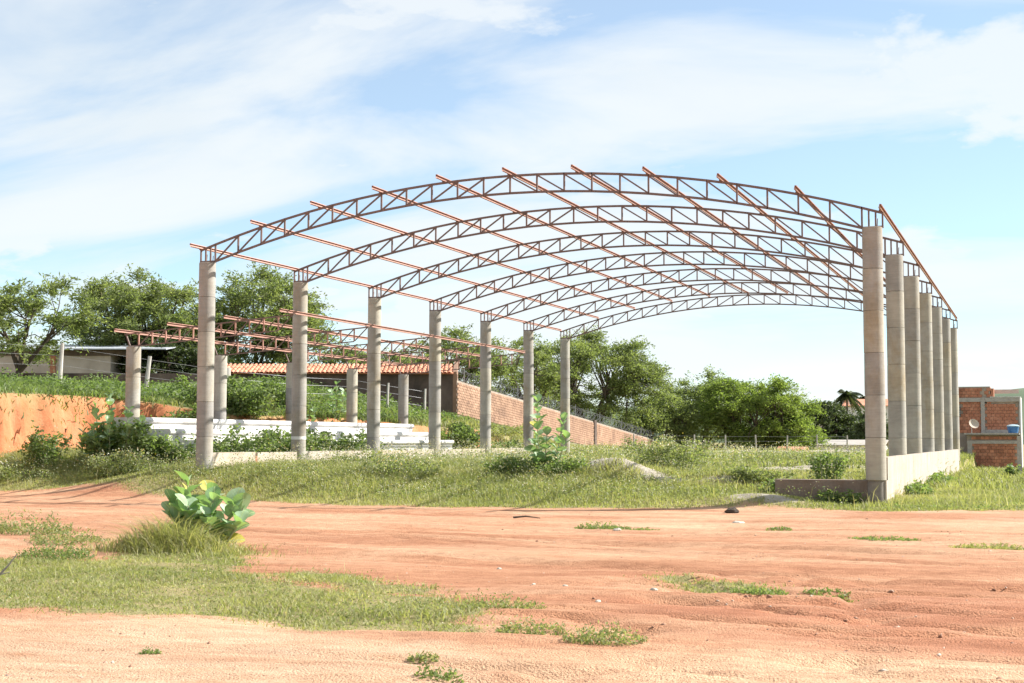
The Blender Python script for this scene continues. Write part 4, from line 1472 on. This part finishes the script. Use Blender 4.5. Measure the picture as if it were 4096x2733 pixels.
P_, g = scatter(5200, -10, 22, -4.4, 14, 411, lambda x, y, g: (grass_mask(x, y) > .5) & (g.random(len(x)) < fbm(x * .8, y * .8, 124)))
blades('dry_stalks', 'thin dry grass stalks standing above the roadside grass', P_, g.uniform(.18, .55, len(P_)), .012, .5, M['grass'], g.uniform(.75, 1.0, len(P_)), 412)
P_, g = scatter(2600, 4, 18, -23.6, -17, 413, lambda x, y, g: (grass_mask(x, y) > .5) & (g.random(len(x)) < .6 * fbm(x * 1.1, y * 1.1, 125)))
blades('patch_stalks', 'thin dry stalks and taller blades in the near grass patch', P_, g.uniform(.08, .24, len(P_)), .008, .9, M['grass'], g.uniform(.4, 1.0, len(P_)), 414)


# broad-leaved weeds and pale seed heads through the hall
def weed_cover(name, label, n, box, seed, leaf, hmin, hmax, m, keep, flower=0):
    P0, g = scatter(n, *box, seed, keep)
    hh = hmin + (hmax - hmin) * fbm(P0[:, 0] * .7, P0[:, 1] * .7, seed + 1) * g.uniform(.2, 1.25, len(P0))
    k = 5
    P = np.repeat(P0, k, 0)
    t = g.random(len(P))
    P = P + np.stack([g.normal(size=len(P)) * .09, g.normal(size=len(P)) * .09, np.repeat(hh, k) * t], 1)
    v, f = leaf_quads(P, g.normal(size=(len(P), 3)) * np.array([1, 1, .6]), leaf * g.uniform(.6, 1.3, len(P)), leaf * g.uniform(.3, .7, len(P)), seed)
    o = link(name, np_mesh(name, v, f, m, .15 + .55 * fbm(P[:, 0] * .5, P[:, 1] * .5, seed + 2) + .4 * (g.random(len(P)) - .5)))
    tag(o, label, 'weeds', kind='stuff')
    if flower:
        q = P0[g.integers(0, len(P0), flower)].copy()
        q[:, 2] += (hmin + (hmax - hmin) * fbm(q[:, 0] * .7, q[:, 1] * .7, seed + 1)) * g.uniform(.7, 1.5, flower)
        q = np.repeat(q, 2, 0) + g.normal(size=(flower * 2, 3)) * .05
        v, f = leaf_quads(q, g.normal(size=(len(q), 3)), leaf * .5, leaf * .45, seed + 3)
        o = link('seed_heads', np_mesh('seed_heads', v, f, M['flower'], g.random(len(q))))
        tag(o, label.replace('weeds', 'pale seed heads'), 'weeds', kind='stuff')


weed_cover('weeds', 'knee high weeds along the left columns and front of the hall', 24000, (-11, 18.2, -2.6, 9), 501, .06, .12, .55, M['weed'], lambda x, y, g: (grass_mask(x, y) > .5) & (y > np.interp(x, EDGE_X, EDGE_Y) + 1.0) & (g.random(len(x)) < fbm(x * .5, y * .5, 130) * 1.3 * (1 - .7 * sst(x, 12, 14.5))), 7000)
weed_cover('column_weeds', 'tall pale weeds growing along the foot of the left columns', 6500, (-1.0, 5.0, -1.7, 22), 551, .06, .25, .95, M['weed'], lambda x, y, g: (x > -.9 + .0 * y) & (np.abs(x) > .3) & (g.random(len(x)) < fbm(x * .6, y * .6, 136) * 1.4), 2600)
weed_cover('field_weeds', 'scrubby weeds across the far hall floor and field', 12000, (-3.5, 18.2, 9, 57), 511, .11, .15, .75, M['weed'], lambda x, y, g: (grass_mask(x, y) > .5) & (g.random(len(x)) < fbm(x * .35, y * .35, 131) * 1.3), 5000)
weed_cover('terrace_weeds', 'leafy weeds covering the terrace behind the bleachers', 9000, (-16, -5.9, 8, 34), 521, .15, .2, .8, M['shrub'], lambda x, y, g: (x < terrace_edge(y) - .5) & (height(x, y) > np.where(y < 12.5, 2.3, 1.6)) & (g.random(len(x)) < fbm(x * .4, y * .4, 132) * 1.3))
weed_cover('creepers', 'creeping leafy weeds on the grass outside the right wall', 3500, (18.9, 22.5, -2.2, 30), 531, .07, .04, .16, M['shrub'], lambda x, y, g: (grass_mask(x, y) > .5) & (g.random(len(x)) < fbm(x * .9, y * .5, 133) * 1.2))
weed_cover('patch_weeds', 'tiny leafy weeds in the near grass patch', 7000, (4, 19.5, -24, -16.5), 541, .03, .02, .10, M['weed'], lambda x, y, g: (grass_mask(x, y) > .5) & (g.random(len(x)) < fbm(x * .9, y * .9, 134) * 1.2), 250)

# long grass tussock at the foot of the near milkweed
g = np.random.default_rng(77)
n = 3400
c = np.stack([g.normal(size=n) * .62 + 10.75, g.normal(size=n) * .32 - 17.05, np.zeros(n)], 1)
c[:, 2] = height(c[:, 0], c[:, 1]) - .01
q = np.exp(-(((c[:, 0] - 10.75) / .8) ** 2 + ((c[:, 1] + 17.05) / .45) ** 2))
ts = blades('grass_tussock', 'arching clump of long grass at the foot of the near milkweed', c, (.10 + .50 * q) * g.uniform(.35, 1.25, n), .012, 1.15, M['grass'], .3 + .7 * g.random(n), 78)
ts['kind'] = 'thing'
ts['category'] = 'grass clump'


def clump(label, x, y, rx, h, n, seed, m='weed', leaf=.035):
    g = np.random.default_rng(seed)
    a = g.uniform(0, 6.28, n); rr = np.sqrt(g.random(n)) * rx
    px, py = x + np.cos(a) * rr * 1.2, y + np.sin(a) * rr * .7
    pz = height(px, py) - .01
    p = np.stack([px, py, pz], 1)
    hh = h * (1 - .7 * (rr / rx) ** 2) * g.uniform(.3, 1.1, n)
    k = 5
    P = np.repeat(p, k, 0)
    t = g.random(len(P))
    P = P + np.stack([np.repeat(np.cos(a), k) * t * rx * .25, np.repeat(np.sin(a), k) * t * rx * .2, np.repeat(hh, k) * t], 1) + g.normal(size=P.shape) * .008
    v, f = leaf_quads(P, g.normal(size=P.shape) + np.array([0, 0, .6]), leaf * g.uniform(.6, 1.2, len(P)), leaf * .35, seed)
    o = link('weed_clump', np_mesh('weed_clump', v, f, M[m], .2 + .7 * g.random(len(P))))
    return tag(o, label, 'weed clump', 'small weed clumps in the dirt')


clump('rounded low weed clump nearest the bottom edge of the dirt', 19.14, -23.62, .24, .16, 260, 601)
clump('low weed clump just right of the grass patch tip', 18.36, -23.05, .24, .13, 240, 602)
clump('tiny weed at the bottom of the dirt left of centre', 18.2, -24.8, .09, .07, 60, 603)
clump('bright weed tuft in the middle of the dirt road', 14.91, -10.16, .32, .16, 200, 604, 'shrub', .05)
clump('flat thin weeds beside the road tuft', 15.5, -9.95, .35, .05, 120, 605, 'shrub', .05)
clump('flat green tuft on the right of the dirt road', 20.0, -11.74, .38, .08, 220, 606, 'shrub', .05)
clump('low green tuft at the right edge of the dirt road', 21.56, -12.96, .40, .10, 260, 607, 'grass', .05)
clump('small tuft on the road below the dark dung', 18.02, -9.74, .18, .06, 80, 608, 'shrub', .05)
clump('leafy tip of the near grass patch', 17.6, -21.85, .32, .17, 300, 609)
clump('tiny green weed in the pale sand at lower left', 16.05, -24.98, .06, .05, 40, 610, 'shrub')
clump('dry weed clump at the far left on the dirt', 6.1, -14.5, .6, .42, 420, 611, 'weed', .06)
clump('small dry weeds right of the far left clump', 8.5, -16.5, .5, .22, 320, 612, 'weed', .05)
clump('dark green weed left of the grass tussock', 9.9, -18.5, .42, .26, 360, 613, 'shrub', .05)
clump('low weeds at the right end of the pebbly weed patch', 19.5, -19.95, .30, .10, 260, 614, 'shrub', .04)
clump('two small green tufts right of the pebbly weed patch', 20.25, -19.6, .22, .06, 130, 615, 'shrub', .04)
clump('thin sprouting weed at the bottom edge', 18.65, -25.55, .13, .10, 60, 616, 'shrub', .04)

# gravel scattered over the dirt, and stones on the mound
def stones(name, label, P, r, m, seed):
    g = np.random.default_rng(seed)
    n = len(P)
    o = np.array([(1, 0, 0), (-1, 0, 0), (0, 1, 0), (0, -1, 0), (0, 0, 1), (0, 0, -1)], float)
    F0 = np.array([(0, 2, 4), (2, 1, 4), (1, 3, 4), (3, 0, 4), (2, 0, 5), (1, 2, 5), (3, 1, 5), (0, 3, 5)])
    s = g.uniform(.6, 1.4, (n, 1, 3)) * np.array([1, 1, .6])
    V = P[:, None, :] + (o[None] * s + g.normal(size=(n, 6, 3)) * .2) * r[:, None, None]
    F = (np.arange(n)[:, None, None] * 6 + F0[None]).reshape(-1, 3)
    ob = link(name, np_mesh(name, V.reshape(-1, 3), F, m))
    return tag(ob, label, 'gravel', kind='stuff')


def stone_pts(n, x0, x1, y0, y1, seed, keep):
    return scatter(n, x0, x1, y0, y1, seed, keep)


P_, g = scatter(34000, 6, 25, -26.5, -5, 701, lambda x, y, g: (grass_mask(x, y) < .5) & (g.random(len(x)) < 2.2 * np.clip(fbm(x * .5, y * .9, 140) - .38, 0, 1) * np.interp(y, [-27, -17, -5], [1.6, 1.2, .4])))
stones('pebbles', 'pebbles and crumbs of soil scattered over the dirt road', P_, .007 + .022 * g.random(len(P_)) ** 4, M['pebble'], 702)
P_, g = scatter(2200, 9.6, 13.4, 1.2, 4, 703, lambda x, y, g: ((x - 11.45) / 1.5) ** 2 + ((y - 2.6) / .9) ** 2 < 1)
stones('mound_gravel', 'pale gravel stones on the low mound in the hall', P_, .012 + .03 * g.random(len(P_)) ** 2, M['gravel'], 704)


P_, g = scatter(900, -10.4, -8.6, -3, 9, 705, lambda x, y, g: (g.random(len(x)) < np.clip((-8.9 - x) * .9, 0, 1)))
stones('bank_clods', 'fallen red soil clods along the foot of the cut bank', P_, .02 + .09 * g.random(len(P_)) ** 3, M['clod'], 706)


def rock(label, x, y, r, seed, m, name='stone', cat='stone', group='pale stones on the dirt', sq=.55):
    g = np.random.default_rng(seed)
    mb = MB()
    prof = [(r * .7, -.2 * r), (r, .15 * r), (r * .85, .5 * r), (r * .4, .8 * r)]
    mb.lathe(prof, 9)
    mb.v = [(a * (1 + g.uniform(-.25, .25)) * 1.3, b * (1 + g.uniform(-.25, .25)), c * sq * 1.6 * (1 + g.uniform(-.2, .2))) for a, b, c in mb.v]
    o = mb.build(name, m, None, False, (x, y, H(x, y)))
    o.rotation_euler.z = g.uniform(0, 6)
    return tag(o, label, cat, group)


rock('dark clump of dung on the far side of the road', 16.0, -3.95, .14, 801, M['dung'], 'dung', 'dung', None, .6)
rock('small grey clod on the road below the dung', 16.8, -7.25, .12, 802, M['gravel'], 'stone', 'stone', None, .3)
for k, (x, y, r, lab) in enumerate(((18.55, -19.95, .032, 'pale flat stone left of the pebbly weeds'), (18.72, -20.05, .022, 'small pale stone nearest the pebbly weeds'), (17.57, -19.87, .028, 'white stone in the reddish dirt at centre'), (17.05, -19.4, .022, 'white stone left of the centre one'), (15.37, -10.55, .06, 'white stone beside the road tuft'), (15.9, -17.5, .03, 'pale stone in the gravelly middle of the road'), (18.25, -20.9, .03, 'pale stone below the pebbly weeds'))):
    rock(lab, x, y, r, 810 + k, M['gravel'])
tw = tag(MB().tube([(11.42, -21.46, H(11.42, -21.46) - .02), (11.5, -21.38, -.55), (11.6, -21.35, -.44), (11.69, -21.33, -.32)], [.016, .014, .010, .005], 6).build('dry_branch', M['deadwood']), 'pale dry branch poking up from the grass at the left edge', 'branch')
MB().tube([(11.5, -21.38, -.55), (11.62, -21.36, -.52)], [.008, .004], 5).build('side_twig', M['deadwood'], tw)
tw2 = tag(MB().tube([(12.2, -7.3, H(12.2, -7.3) + .02), (12.45, -7.22, H(12.45, -7.22) + .05), (12.75, -7.2, H(12.75, -7.2) + .02)], [.02, .016, .008], 6).build('stick', M['bark']), 'short dark stick lying on the far lane of the road', 'stick')
